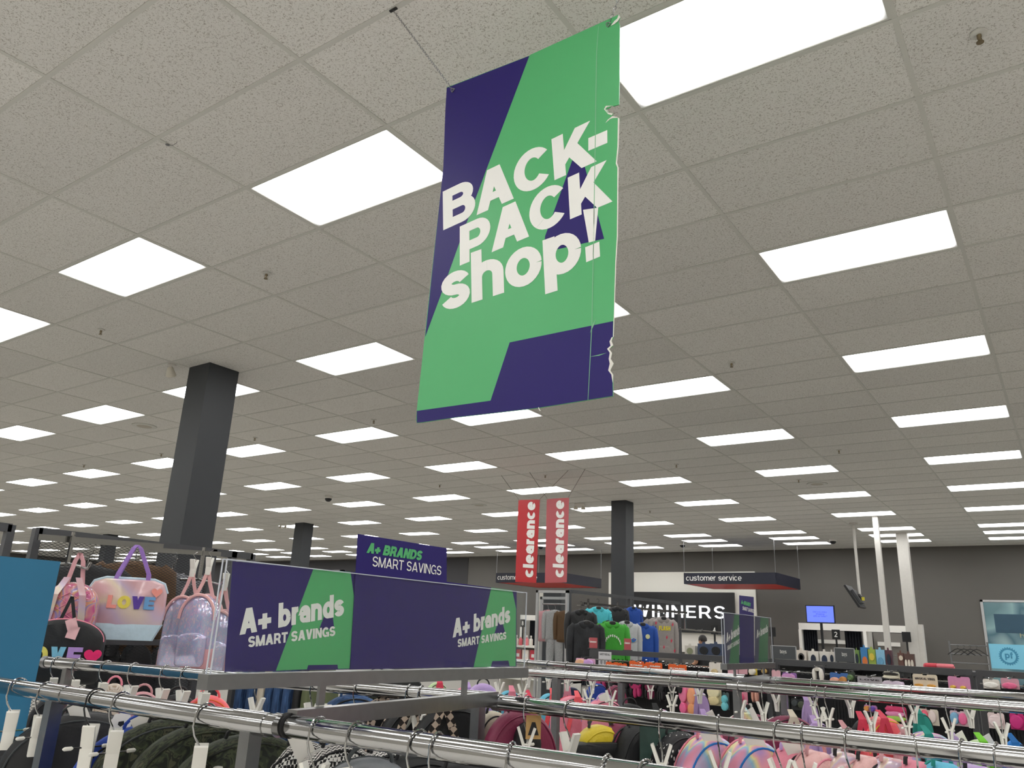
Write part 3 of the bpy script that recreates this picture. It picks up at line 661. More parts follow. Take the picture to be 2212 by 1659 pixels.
for k, (nm, xs) in HOLD.items():
    for i, x in enumerate(xs):
        hanger(k, x, 'clip hanger, %s from the left on the %s' % (ordn(i+1), nm))
A, B = RAIL['1b']; P = on_rail('1b', 622); d = (B-A).normalized(); W(MB().tube([P-d*.008, P+d*.008], RR*1.14, 20).build('rubber_ring', mat('black_rubber', '#121214', .6), rackA, True))
t = hanger('1a', 208, 'all-black wire hook hanger on the nearest rail above the black backpack', m=mat('black_wire', '#17171a', .35))
# ------------------------------------------------------------------ bags on the rails
def arch_outline(top=.33, bot=.10, wb=1.0, n=10):
    o = [(.5*wb-bot, -1.)]
    o += [(.5*wb-bot+bot*math.sin(R_(a)), -1+bot-bot*math.cos(R_(a))) for a in (30, 60, 90)]
    o += [(.5*math.cos(R_(a)), -top+top*math.sin(R_(a))) for a in [180*i/(2*n) for i in range(2*n+1)]]
    return o+[(-y, z) for y, z in o[:4][::-1]]
ARCH = arch_outline(); ARCH_ME = MB().loft(ARCH, 1.0, wob=.012).mesh('body', True)
SQ = arch_outline(.16, .12); SQ_ME = MB().loft(SQ, 1.0, wob=.012).mesh('body', True)
ROUND_ME = MB().loft([(.5*math.cos(R_(a)), -.5+.5*math.sin(R_(a))) for a in range(0, 360, 12)], 1.0, wob=.01).mesh('body', True)
def fab(name, c, r=.75, **k): return mat(name, c, r, var=.10, scale=40, bump=.15, sheen=.0, **k)
FB = {'black': fab('black_nylon', '#17181b', .6), 'charcoal': fab('charcoal_canvas', '#3b3f41'), 'blue': fab('royal_blue_fabric', '#1b3f9a'), 'maroon': fab('maroon_nylon', '#7d2146', .5),
      'cream': fab('cream_canvas', '#cfc6b4'), 'coral': fab('coral_nylon', '#f0636b', .5), 'red': fab('red_webbing', '#d23a55', .6), 'pink': fab('pink_fabric', '#e28a9d'), 'rose': fab('dusty_rose', '#cf9a9f'),
      'lilac': fab('lilac_fabric', '#b79bd0', .5), 'cyan': fab('sky_blue_fabric', '#66bcd8'), 'teal': fab('teal_webbing', '#1f8f84'), 'lime': fab('lime_webbing', '#79cf33'), 'azure': fab('bright_blue_webbing', '#1d74c4'),
      'yellow': fab('yellow_nylon', '#d8bf25', .5), 'grey': fab('grey_nylon', '#6c6f74', .45), 'green': fab('bottle_green_card', '#2f4a44', .5), 'white': fab('white_card', '#e9e7e2'), 'purple': fab('purple_fabric', '#5c4a8f'),
      'palegreen': fab('pale_green_fabric', '#b7cfa0'), 'navy': fab('navy_fabric', '#232c4d'), 'denim': ramp_mat('denim', [(.3, '#1d2f4e'), (.55, '#33517c'), (.75, '#4a6b98')], .85, scale=14, detail=6),
      'olive': fab('olive_cotton', '#5d6546'), 'kraft': fab('kraft_card', '#c09a62'), 'brown': fab('brown_corduroy', '#5e452c'), 'blush': fab('blush_satin', '#e6b4b2', .35), 'orange': fab('orange_card', '#ef6a24', .5)}
FB['camo'] = ramp_mat('camouflage', [(0, '#1f231d'), (.42, '#2f3628'), (.50, '#414733'), (.58, '#25291f'), (.66, '#4c4c3a')], .85, scale=14, detail=1.5, distort=.8, const=True)
FB['hound'] = ramp_mat('houndstooth', [(0, '#101013'), (.5, '#eceae6')], .7, 'CHECK', 34, const=True, rot=(.0, .5, .78))
FB['diamond'] = ramp_mat('beige_diamonds', [(0, '#cbb8a6'), (.5, '#2a2320')], .8, 'CHECK', 62, const=True, rot=(.785, 0, .2))
FB['polka'] = ramp_mat('polka_dots', [(0, '#eceae6'), (.19, '#eceae6'), (.21, '#1b1b1f')], .6, 'VORONOI', 17, const=True)
FB['pastel'] = ramp_mat('pastel_rainbow', [(.25, '#e99ab4'), (.38, '#d7a3c9'), (.48, '#8fc3dd'), (.56, '#e8df9f'), (.64, '#e7a9b6'), (.78, '#ab8fcf')], .45, scale=3.0, detail=.0, distort=.2)
FB['holo'] = ramp_mat('iridescent_pink', [(.25, '#d8b8be'), (.42, '#cfa3a8'), (.52, '#c6b0c8'), (.60, '#dccbb2'), (.72, '#d2a8ac')], .28, scale=2.6, detail=1, distort=.5, coat=.4)
FB['holo2'] = ramp_mat('iridescent_magenta', [(.25, '#c0508a'), (.42, '#d99a94'), (.52, '#8f80c0'), (.62, '#dba76a'), (.75, '#c45a90')], .22, scale=5, detail=0, distort=.4, coat=.7)
FB['gold'] = ramp_mat('gold_lace', [(0, '#f3eee6'), (.5, '#8d7350')], .6, 'CHECK', 70, const=True, rot=(.785, 0, 0))
TAGM = mat('paper_tag', '#efece6', .7, var=.02)
def nearest_anchor(k, P):
    best = None
    for kk, A in CLIP_ANCHORS:
        if kk[0] == k[0]:
            d = (A-P).length
            if best is None or d < best[0]: best = (d, A)
    return best[1]
def bag(px, py, Y, lb, m, k=None, size=(.29, .40, .13), yaw=-25, shape='arch', trim='black', pocket=None, zipm='black', strap=None, tagc=False, name='backpack', cat='backpack', sw=.022, group='bags on the chrome racks', zip2=True):
    P = ony(px, py, Y); Wd, Hh, D = size; D *= .68; Wd *= .76 if k == '2b' else 1.; rz = R_(yaw)
    t = thing(name, lb, cat, P, rz, group)
    me = {'arch': ARCH_ME, 'sq': SQ_ME, 'round': ROUND_ME}[shape]; ol = {'arch': ARCH, 'sq': SQ}.get(shape)
    b = obj('body', me, FB[m], t); b.scale = (D, Wd, Hh)
    if pocket:
        p = obj('front_pocket', SQ_ME, FB[pocket], t); p.scale = (D*.35, Wd*.76, Hh*.40); p.location = (D*.52, 0, -Hh*.52)
    if k == '2b': pass
    if zip2 and ol:
        pts = [(D*.44, y*Wd*.93, -Hh*.5+(z*Hh+Hh*.5)*.93) for y, z in ol[4:-4]]
        MB().tube(pts, .0026, 5).build('zipper', FB[zipm], t, True)
        pts = [(-D*.30, y*Wd*.995, -Hh*.5+(z*Hh+Hh*.5)*.995) for y, z in ol[4:-4]]
        if trim not in ('black', m): MB().tube(pts, .003, 5).build('piping', FB[trim], t, True)
    inv = Matrix.Rotation(-rz, 3, 'Z')
    A = inv @ ((nearest_anchor(k, P) if k else P+Vector((0, 0, .09)))-P)
    mb = MB(); hw = .042*Wd/.29+.008
    if A.length < .30 and A.z > .03:                    # straps rise to the clip that holds them
        for s in (-1, 1): mb.strip([(0, s*hw, -.012), (A.x*.35, s*hw*.55+A.y*.35, A.z*.4), (A.x*.9, A.y*.95+s*.006, A.z*.93), (A.x, A.y, A.z+.004)], sw, .0025, (.5, .86, 0))
    elif strap and (k[0] in '34' or strap == 'diamond'):                        # the clip hangs in front of the bag: straps drop over its face
        ay = max(-.05, min(.05, A.y)) if A.length < .3 else 0.; x0 = D*.5
        for s in (-1, 1): mb.strip([(x0*.6, ay, .030), (x0+.012, ay+s*.006, .0), (x0+.012, ay+s*hw*.7, -.07), (x0+.008, ay+s*hw*1.2, -.17)], min(sw, .026), .0025, (.1, 1, 0))
        A = Vector((x0, ay, .02))
    else:                                               # a short grab loop standing on the bag
        A = Vector((0, 0, .03)); mb.tube([(0, hw*math.cos(R_(a)), -.008+.035*math.sin(R_(a))) for a in range(0, 181, 20)], .0045, 6)
    mb.build('handle', FB[strap or trim], t)
    if tagc:
        g = MB().box((-.0006, -.022, -.07), (.0006, .022, 0)).build('price_tag', TAGM, t); g.location = (A.x*.3+.03, -.03, A.z*.5+.01); g.rotation_euler = (.5, .1, -.3)
    return t
random.seed(5)
# nearest rail
bag(34, 1618, 1.15, 'black glossy bag with silver details at the lower left corner', 'black', '1a', yaw=-40, shape='sq', pocket='black')
bag(95, 1600, 1.18, 'slim black bag beside the chrome post at the lower left', 'black', '1a', (.26,.38,.07), -35)
bag(186, 1540, 1.24, 'large matte black backpack with charcoal piping under the nearest rail', 'black', '1a', (.36,.42,.16), -28, pocket='black', zipm='charcoal', trim='charcoal', tagc=True)
bag(318, 1566, 1.25, 'royal blue backpack with a white paper tag, beside the camouflage ones', 'blue', '1a', (.32,.42,.08), -18, tagc=True, trim='blue')
bag(376, 1553, 1.27, 'leftmost of three camouflage backpacks under the nearest rail', 'camo', '1a', (.34,.42,.12), -24, zipm='charcoal')
bag(455, 1563, 1.27, 'middle one of three camouflage backpacks under the nearest rail', 'camo', '1a', (.34,.42,.12), -20, zipm='camo')
bag(545, 1586, 1.25, 'rightmost camouflage backpack, next to the rack joint', 'camo', '1a', (.34,.42,.13), -26, pocket='camo', zipm='camo')
bag(660, 1602, 1.34, 'black and white houndstooth bag nearest to the rack joint', 'hound', '1b', (.20,.34,.08), -30, tagc=True)
bag(735, 1606, 1.36, 'second black and white houndstooth bag, left of the grey one', 'hound', '1b', (.22,.34,.08), -24)
bag(800, 1638, 1.30, 'plain grey round-topped backpack at the bottom edge', 'grey', '1b', (.26,.40,.12), -40, zipm='grey', trim='charcoal')
bag(835, 1618, 1.44, 'third black and white houndstooth bag behind the grey one', 'hound', '1b', (.20,.34,.08), -24)
bag(905, 1630, 1.42, 'black backpack right of the houndstooth bags under the nearest rail', 'black', '1b', (.30,.40,.13), -25)
bag(1010, 1648, 1.42, 'second black backpack under the nearest rail, farther right', 'black', '1b', (.30,.40,.13), -25)
t = thing('paper_tag', 'white scalloped paper tag with a small black mark on the blue backpack', 'tag', ony(266, 1537, 1.22), R_(-38))
MB().prism([(.026*math.cos(R_(a))*(1+.07*math.sin(R_(a*9))), -.028+.026*math.sin(R_(a))*(1+.07*math.sin(R_(a*9)))) for a in range(0, 360, 8)], lambda a, b, d: (d, a, b), .001).build('card', TAGM, t)
MB().prism([(-.006, -.024), (.006, -.022), (.008, -.030), (0, -.036), (-.007, -.031)], lambda a, b, d: (.0014+d, a, b), .0005).build('mark', FB['black'], t)
# second rail, left part
bag(140, 1497, 1.85, 'dark bag behind the left end of the nearest rail', 'black', '2a', (.24,.36,.10), -20)
bag(248, 1476, 1.92, 'small white bag with gold lattice print below the second rail', 'gold', '2a', (.13,.20,.07), -30, shape='round', trim='pink', strap='pink', zip2=False, name='pouch', cat='pouch')
bag(310, 1494, 1.92, 'dusty pink bag with knotted straps below the second rail', 'rose', '2a', (.16,.30,.08), -30, strap='rose', trim='rose')
bag(385, 1500, 1.95, 'dark bag between the pink and the coral ones', 'black', '2a', (.2,.36,.1), -25)
bag(452, 1502, 1.95, 'coral pink bag with black clasp left of the tabletop sign', 'coral', '2a', (.20,.34,.12), -38, zipm='orange', trim='coral')
for i, (px, mm) in enumerate([(560,'denim'),(584,'denim'),(606,'cream'),(622,'denim'),(640,'denim'),(660,'denim'),(682,'black'),(700,'olive')]):
    P = on_rail('3a', px); t = thing('hanging_jeans', {'denim': '%s pair of blue jeans hanging under the tabletop sign' % ordn([0,1,0,2,3,4,0,0][i]+1), 'cream': 'narrow cream trousers hanging among the blue jeans', 'black': 'black trousers hanging right of the blue jeans', 'olive': 'olive green trousers hanging right of the blue jeans'}[mm], 'trousers', P, .1, 'trousers hung under the sign')
    for s in (-1, 1):
        g = obj('trouser_leg', SQ_ME, FB[mm], t); g.scale = (.05, .16, .82); g.location = (s*.012, s*.045, -.07)
    MB().tube([(0, .022*math.cos(R_(a)), .022*math.sin(R_(a))) for a in range(0, 200, 20)]+[(0, -.02, -.03), (0, 0, -.06)], .002, 6).build('hook', CHROME, t, True)
    MB().box((-.02, -.09, -.085), (.02, .09, -.06)).build('waistband', FB[mm], t)
bag(765, 1500, 2.05, 'dark blue denim bag under the second rail behind the crossbar', 'denim', '2a', (.26,.36,.12), -30, strap='denim')
bag(850, 1506, 2.06, 'black backpack with beige diamond straps, left one behind the crossbar', 'black', '2a', (.27,.38,.12), -30, pocket='diamond', strap='diamond', trim='diamond', sw=.04)
bag(915, 1512, 2.06, 'black backpack with beige diamond straps, middle one behind the crossbar', 'black', '2a', (.27,.38,.12), -30, pocket='diamond', strap='diamond', trim='diamond', sw=.04)
bag(985, 1524, 2.06, 'black backpack with beige diamond flap beside the rack post', 'black', '2a', (.27,.38,.12), -36, pocket='diamond', strap='diamond', trim='diamond', sw=.04)
# second rail, right part
bag(1066, 1536, 2.12, 'cream canvas bag right of the rack post', 'cream', '2b', (.13,.36,.10), -30, shape='sq', zipm='black')
b_ = bag(1125, 1532, 2.10, 'maroon backpack with a black back panel and a kraft paper tag', 'maroon', '2b', (.30,.42,.12), -32, zipm='maroon', trim='black')
p_ = obj('back_panel', SQ_ME, FB['black'], b_); p_.scale = (.05, .08, .36); p_.location = (.05, .0, -.03)
t = thing('paper_tag', 'kraft paper tag with a black triangle mark on the maroon backpack', 'tag', ony(1153, 1545, 2.0), R_(-40))
MB().box((-.0006, -.022, -.062), (.0006, .022, 0)).build('card', FB['kraft'], t)
MB().add([(.0012, -.016, -.052), (.0012, .016, -.052), (.0012, .005, -.018), (.0012, -.005, -.018)], [(0, 1, 2, 3)]).build('mark', FB['black'], t)
b_ = bag(1296, 1566, 2.12, 'yellow and black bee-striped backpack under the second rail', 'yellow', '2b', (.24,.36,.12), -36, zipm='yellow', trim='black', strap='charcoal')
for zz in (-.038, -.14):
    p_ = obj('stripe', SQ_ME, FB['black'], b_); p_.scale = (.100, .186, .05); p_.location = (.004, 0, zz)
bag(1338, 1558, 2.16, 'second maroon bag right of the bee-striped one', 'maroon', '2b', (.16,.40,.10), -30)
bag(1376, 1562, 2.16, 'plain black bag between the maroon and the rainbow ones', 'black', '2b', (.20,.40,.12), -30)
bag(1402, 1566, 2.18, 'narrow rainbow bag beside the dark green card', 'pastel', '2b', (.16,.38,.10), -30)
t = thing('hang_card', 'dark bottle-green card with a white barcode label under the second rail', 'card', ony(1430, 1566, 2.08), R_(-38))
MB().box((-.001, -.065, -.14), (.001, .065, 0)).build('card', FB['green'], t)
lab = MB().box((.001, -.01, -.132), (.0016, .06, -.10)).build('barcode_label', TAGM, t)
for j in range(9): MB().box((.0016, .004+j*.005, -.126), (.002, .0065+j*.005, -.108)).build('bar', FB['black'], lab)
bag(1462, 1578, 2.12, 'black backpack with white polka dots under the second rail', 'polka', '2b', (.25,.40,.13), -30)
bag(1532, 1588, 2.10, 'pastel rainbow backpack next to the polka dot one', 'pastel', '2b', (.26,.40,.13), -34, zipm='azure', trim='pink', tagc=True)
bag(1624, 1598, 2.10, 'second pastel rainbow backpack with pink sides', 'pastel', '2b', (.26,.40,.14), -34, zipm='azure', trim='pink', tagc=True)
bag(1708, 1612, 2.12, 'pink backpack with blue-lilac strap right of the rainbow pair', 'pink', '2b', (.20,.40,.12), -34, strap='lilac', tagc=True)
bag(1762, 1622, 2.10, 'blush backpack with round ears under the second rail', 'blush', '2b', (.20,.38,.12), -30, zipm='pink', trim='rose')
bag(1822, 1624, 2.12, 'lilac and pink iridescent backpack under the second rail', 'holo', '2b', (.19,.38,.12), -30, trim='black', zipm='rose')
bag(1872, 1632, 2.12, 'blush satin backpack with black piping at the lower right', 'blush', '2b', (.19,.38,.12), -30, trim='black', zipm='black')
bag(1922, 1636, 2.12, 'pale iridescent backpack between the blush ones', 'holo', '2b', (.19,.38,.12), -30, trim='rose', zipm='rose')
bag(1975, 1642, 2.12, 'pink backpack with white stripe at the bottom edge', 'pink', '2b', (.20,.38,.12), -30, trim='black', zipm='white')
bag(2035, 1646, 2.12, 'teal and blue backpack at the bottom edge', 'cyan', '2b', (.2,.38,.12), -30, zipm='azure', trim='teal')
bag(2105, 1652, 2.12, 'lilac backpack at the lower right corner', 'lilac', '2b', (.22,.38,.12), -30)
# third rail
bag(815, 1452, 4.25, 'dark olive patterned bag under the tabletop sign', 'camo', '3a', (.30,.36,.12), -30)
bag(870, 1456, 4.2, 'black bag under the tabletop sign', 'black', '3a', (.30,.36,.12), -30)
bag(945, 1474, 4.15, 'pale bag with bright red straps under the tabletop sign', 'palegreen', '3a', (.16,.30,.10), -30, strap='red', sw=.035)
bag(1006, 1484, 4.1, 'pink and lilac bag with black handle under the sign', 'pink', '3a', (.18,.30,.10), -30, strap='lilac', sw=.03)
bag(1044, 1476, 4.05, 'smooth lilac round-topped bag right of the sign post', 'lilac', '3a', (.20,.32,.12), -40, zip2=False)
bag(1100, 1492, 4.0, 'sky blue bag with pink straps left of the third rail post', 'cyan', '3a', (.18,.32,.12), -36, strap='pink', sw=.03)
bag(1135, 1502, 3.95, 'maroon and black bag with red cord under the third rail', 'maroon', '3a', (.24,.32,.12), -36, strap='red')
bag(1188, 1498, 4.0, 'second sky blue bag right of the maroon one', 'cyan', '3a', (.16,.32,.12), -36, strap='coral', sw=.03)
bag(1240, 1504, 3.95, 'bright pink printed bag with red trim under the third rail', 'pink', '3a', (.26,.34,.12), -36, trim='red', strap='coral')
bag(1305, 1510, 3.92, 'pink bag with black clasp and white label below the third rail', 'pink', '3a', (.24,.34,.12), -34, tagc=True, trim='lilac')
bag(1360, 1520, 4.0, 'black bag below the glove packets', 'black', '3a', (.22,.32,.12), -34)
bag(1428, 1532, 3.92, 'small mint and pink pouch below the third rail', 'pastel', '3a', (.13,.22,.08), -34, strap='black', sw=.05)
bag(1530, 1545, 3.95, 'lilac strapped bag with a white tag below the third rail', 'lilac', '3a', (.14,.3,.08), -30, strap='lilac', sw=.04, tagc=True)
bag(1618, 1540, 3.98, 'maroon backpack with checkered trim, left one on the third rail', 'maroon', '3b', (.32,.40,.12), -36, trim='hound', strap='pastel', sw=.04, tagc=True)
bag(1700, 1546, 4.05, 'maroon backpack with checkered trim, right one on the third rail', 'maroon', '3b', (.32,.40,.12), -40, trim='hound', strap='cream', sw=.03)
bag(1766, 1560, 3.90, 'lilac strapped bag on the third rail right of the maroon pair', 'lilac', '3b', (.14,.3,.08), -30, strap='lilac', sw=.045)
bag(1826, 1570, 3.9, 'white bag with folded flap on the third rail', 'white', '3b', (.14,.3,.10), -30, strap='rose')
bag(1902, 1548, 3.92, 'coral backpack with black back and red straps on the third rail', 'coral', '3b', (.28,.40,.15), -30, strap='red', trim='coral', zipm='yellow', sw=.03)
bag(1870, 1552, 3.86, 'black-lined backpack with red strap beside the coral one', 'black', '3b', (.20,.38,.06), -34, strap='red', sw=.03)
bag(1955, 1580, 3.84, 'dusty pink strapped bag on the third rail', 'rose', '3b', (.12,.30,.08), -30, strap='rose', sw=.04)
bag(2004, 1582, 3.88, 'purple and blue bag with teal straps on the third rail', 'pastel', '3b', (.28,.36,.12), -36, strap='teal', sw=.045, zipm='lilac', trim='lilac')
bag(2062, 1592, 3.84, 'lilac striped strapped bag on the third rail', 'lilac', '3b', (.13,.32,.08), -30, strap='lilac', sw=.03, tagc=True)
bag(2120, 1598, 3.86, 'pale green bag with lime straps and blank white tag', 'palegreen', '3b', (.24,.34,.12), -36, strap='lime', sw=.04, tagc=True)
bag(2190, 1600, 3.82, 'bright blue strapped bag at the right edge', 'azure', '3b', (.12,.34,.08), -30, strap='azure', sw=.045)
# farthest rail: mostly straps and packs behind
bag(1236, 1485, 4.8, 'navy pouch with pink strap on the farthest rail', 'navy', '4a', (.14,.26,.08), -36, strap='pink', sw=.035)
bag(1290, 1476, 4.8, 'shiny dark blue bag on the farthest rail', 'blue', '4a', (.17,.32,.10), -30)
bag(1330, 1480, 4.85, 'black and maroon bag on the farthest rail', 'maroon', '4a', (.16,.32,.10), -30, trim='black')
bag(1515, 1496, 4.75, 'lilac strap bag on the farthest rail', 'lilac', '4a', (.10,.3,.06), -30, strap='lilac', sw=.05)
bag(1748, 1512, 4.7, 'lilac drape-strapped bag on the farthest rail right of the post', 'lilac', '4b', (.10,.3,.06), -30, strap='lilac', sw=.06)
bag(1990, 1540, 4.7, 'teal strapped bag on the farthest rail', 'teal', '4b', (.12,.3,.06), -30, strap='teal', sw=.05)
# ------------------------------------------------------------------ expanded-metal fixtures
MESHM = mat('dark_wire_mesh', '#26272a', .5, .4)
def lattice(mapf, a0, a1, b0, b1, dw=.030, dh=.015, wd=.0024):
    """crossing diagonal strands clipped to a rectangle; mapf(a,b) -> world"""
    mb = MB(); s = dh/dw
    for sg in (1, -1):
        c = (b0-(s*a1 if sg > 0 else -s*a0)) if 0 else None
        lo = min(b-sg*s*a for a in (a0, a1) for b in (b0, b1)); hi = max(b-sg*s*a for a in (a0, a1) for b in (b0, b1))
        k = lo
        while k < hi:
            k += dh*1.0
            pts = []
            aa, ab = (b0-k)/(sg*s), (b1-k)/(sg*s)
            x0, x1 = max(a0, min(aa, ab)), min(a1, max(aa, ab))
            if x1-x0 > .004:
                h = wd*.5; y0, y1 = k+sg*s*x0, k+sg*s*x1
                mb.add([mapf(x0, y0-h), mapf(x1, y1-h), mapf(x1, y1+h), mapf(x0, y0+h)], [(0, 1, 2, 3)])
    return mb
def box_c(c, sx, sy, sz): return ((c[0]-sx/2, c[1]-sy/2, c[2]-sz/2), (c[0]+sx/2, c[1]+sy/2, c[2]+sz/2))
LX = -4.3
t = thing('mesh_fixture', 'tall dark grey metal display frame with mesh panel at the left', 'display fixture', (LX, 2.5, 0))
yp = [.75, 1.80, 1.93, 2.965, 3.11, 3.25]
for y in yp: W(MB().box((LX-.02, y-.018, 0), (LX+.02, y+.018, 2.0)).build('post', DGREY, t))
for (a, b) in ((.75, 1.80), (1.93, 3.11), (3.11, 3.25)):
    W(MB().box((LX-.02, a, 1.965), (LX+.02, b, 2.005)).build('top_rail', DGREY, t))
for (a, b, z0, z1) in ((1.95, 2.95, 1.0, 1.96), (1.95, 2.95, .25, .96)):
    m_ = W(lattice(lambda a, b: (LX, a, b), a, b, z0, z1).build('mesh_panel', MESHM, t)); m_['kind'] = 'stuff'
W(MB().box((LX-.02, 1.95, .96), (LX+.02, 2.95, 1.0)).box((LX-.02, 1.95, 1.44), (LX+.02, 2.95, 1.47)).build('mid_rail', DGREY, t))
for y in (1.93, 2.965): W(MB().box((LX-.3, y-.03, 0), (LX+.3, y+.03, .05)).build('foot', DGREY, t))
A, B, C_, D_ = onx(82,1160,-4.15), onx(352,1181,-4.15), onx(300,1186,-4.12), onx(476,1197,-4.12)
W(MB().bar(A, B, .012, .03).build('chrome_rail', CHROME, t)); W(MB().bar(C_, D_, .012, .026).build('chrome_rail', CHROME, t))
for (px, py0, py1) in ((158, 1158, 1218), (440, 1190, 1252)):
    a, b = onx(px, py0, -4.12), onx(px-3, py1, -4.12)
    W(MB().box((a.x-.008, a.y-.008, b.z), (a.x+.008, a.y+.008, a.z)).tube([(a.x, a.y, a.z), (a.x, a.y, a.z+.02)], .011, 8).build('faceout_post', CHROME, t))
    W(MB().tube([(LX, a.y, b.z), (a.x, a.y, b.z), (a.x+.24, a.y-.02, b.z-.03), (a.x+.26, a.y-.02, b.z+.0)], .007, 8).build('faceout_arm', CHROME, t, True))
# --- LOVE duffel
def heart(s): return [(s*16*math.sin(q)**3/16, s*(13*math.cos(q)-5*math.cos(2*q)-2*math.cos(3*q)-math.cos(4*q))/16) for q in [2*math.pi*i/26 for i in range(26)]]
P = onx(283, 1252, -3.98); rz = R_(-33)
t = thing('duffel_bag', 'iridescent pink duffel bag with LOVE letters, heart and purple handles', 'bag', P, rz)
Wd, Hh, D = .38, .3, .16
ol = [(a*.93, b*.93) for a, b in [(-.16,-.315),(.16,-.315),(.195,-.24),(.2,-.17),(.197,-.07),(.175,-.02),(.12,0),(-.12,0),(-.175,-.02),(-.197,-.07),(-.2,-.17),(-.195,-.24)]]
def dens(o, k=3): return [(o[i][0]+(o[(i+1) % len(o)][0]-o[i][0])*j/k, o[i][1]+(o[(i+1) % len(o)][1]-o[i][1])*j/k) for i in range(len(o)) for j in range(k)]
MB().loft(dens(ol), D, [(-.5,.86),(-.45,.95),(-.2,1.),(.2,1.),(.45,.965),(.5,.92)], wob=.003).build('body', FB['holo'], t, True)
PB = fab('pale_blue_vinyl', '#b9cfdd', .4)
MB().loft(dens([(a*.93, b*.93) for a, b in [(-.162,-.318),(.162,-.318),(.2,-.232),(-.2,-.232)]], 4), D*1.03, [(-.5,.93),(-.2,1.),(.2,1.),(.5,.955)]).build('base_band', PB, t, True)
MB().tube([(.02, y*1.0, z+.003) for y, z in dens(ol)[12:30]], .008, 6).build('zipper', PB, t, True)
for s in (-1, 1):
    MB().strip([(s*.04, -.075, -.03), (s*.035, -.06, .03), (s*.012, -.012, .16), (0, 0, .175), (s*.012, .02, .16), (s*.035, .08, .03), (s*.04, .085, -.03)], .022, .003, (.3, 1, 0)).build('handle', fab('purple_webbing', '#8f6bb8', .5), t)
cols = [fab('letter_pink', '#f09a8f'), fab('letter_yellow', '#e3d35a'), fab('letter_violet', '#5b3f9c'), fab('letter_blue', '#6a9ed0')]
x = -.085
for ch, cm in zip('LOVE', cols):
    w0 = {'L': .044, 'O': .060, 'V': .056, 'E': .050}[ch]
    lettering('letter', ch, (D*.5+.002, x, -.145), (0, w0, 0), (0, 0, .062), (1,0,0), cm, t, .27, .05, .0, .008); x += w0+.003
MB().prism(heart(.026), lambda a, b, d: (D*.5+.001+d, .135+a, -.06+b), .006).build('heart_patch', cols[0], t)
# --- quilted backpack and black LOVE bag at the left
P = onx(163, 1258, -3.98)
t = thing('backpack', 'small quilted metallic pink backpack hung on the left faceout', 'backpack', P, R_(-40))
b = obj('body', ARCH_ME, FB['holo2'], t); b.scale = (.12, .24, .30)
for s in (-1, 1):
    MB().strip([(.055, s*.025, .02), (.075, s*.06, -.06), (.07, s*.075, -.2), (.05, s*.07, -.28)], .03, .006, (0, 1, 0)).build('shoulder_strap', FB['holo'], t)
MB().strip([(.03, -.03, -.01), (.02, -.015, .10), (.02, .0, .14), (.02, .02, .10), (.03, .04, -.01)], .02, .003, (0, 1, 0)).build('handle', FB['rose'], t)
for i in range(5):
    z = -.05-.05*i
    MB().tube([(.062, -.08, z), (.066, 0, z-.05), (.062, .08, z)], .002, 5).tube([(.062, -.08, z-.05), (.066, 0, z), (.062, .08, z-.05)], .002, 5).build('quilt_stitch', FB['pink'], t)
P = onx(148, 1337, -3.82)
t = thing('shoulder_bag', 'black bag with pastel varsity letters and a bright pink heart', 'bag', P, R_(-36))
b = obj('body', ARCH_ME, FB['black'], t); b.scale = (.12, .34, .28)
MB().tube([(.03, y*.34*.97, z*.28-.002) for y, z in ARCH[4:-4]], .005, 6).build('piping', FB['pink'], t, True)
x = -.17
for ch, cm in zip('LOVE', (cols[0], fab('letter_lemon', '#e6dc6e'), fab('letter_sky', '#7fc0dc'), fab('letter_lilac', '#b08ccf'))):
    lettering('letter', ch, (.066, x, -.20), (0, .060, 0), (0, 0, .08), (1,0,0), cm, t, .26, .05, 0, .006); x += .068
MB().prism(heart(.036), lambda a, b, d: (.064+d, .138+a, -.155+b), .012).build('heart_patch', fab('hot_pink_felt', '#e8266f'), t)
for i, (y, z, r) in enumerate(((.02, -.03, .4), (.045, -.06, -.2))):
    g = MB().box((0, -.022, -.055), (.001, .022, 0)).build('price_tag', fab('pink_tag', '#edbcc0'), t); g.location = (.075, y, z+.03); g.rotation_euler = (r, 0, 0)
MB().strip([(.02, -.03, -.01), (.02, .0, .10), (.02, .03, -.01)], .015, .002, (0, 1, 0)).build('handle', FB['black'], t)
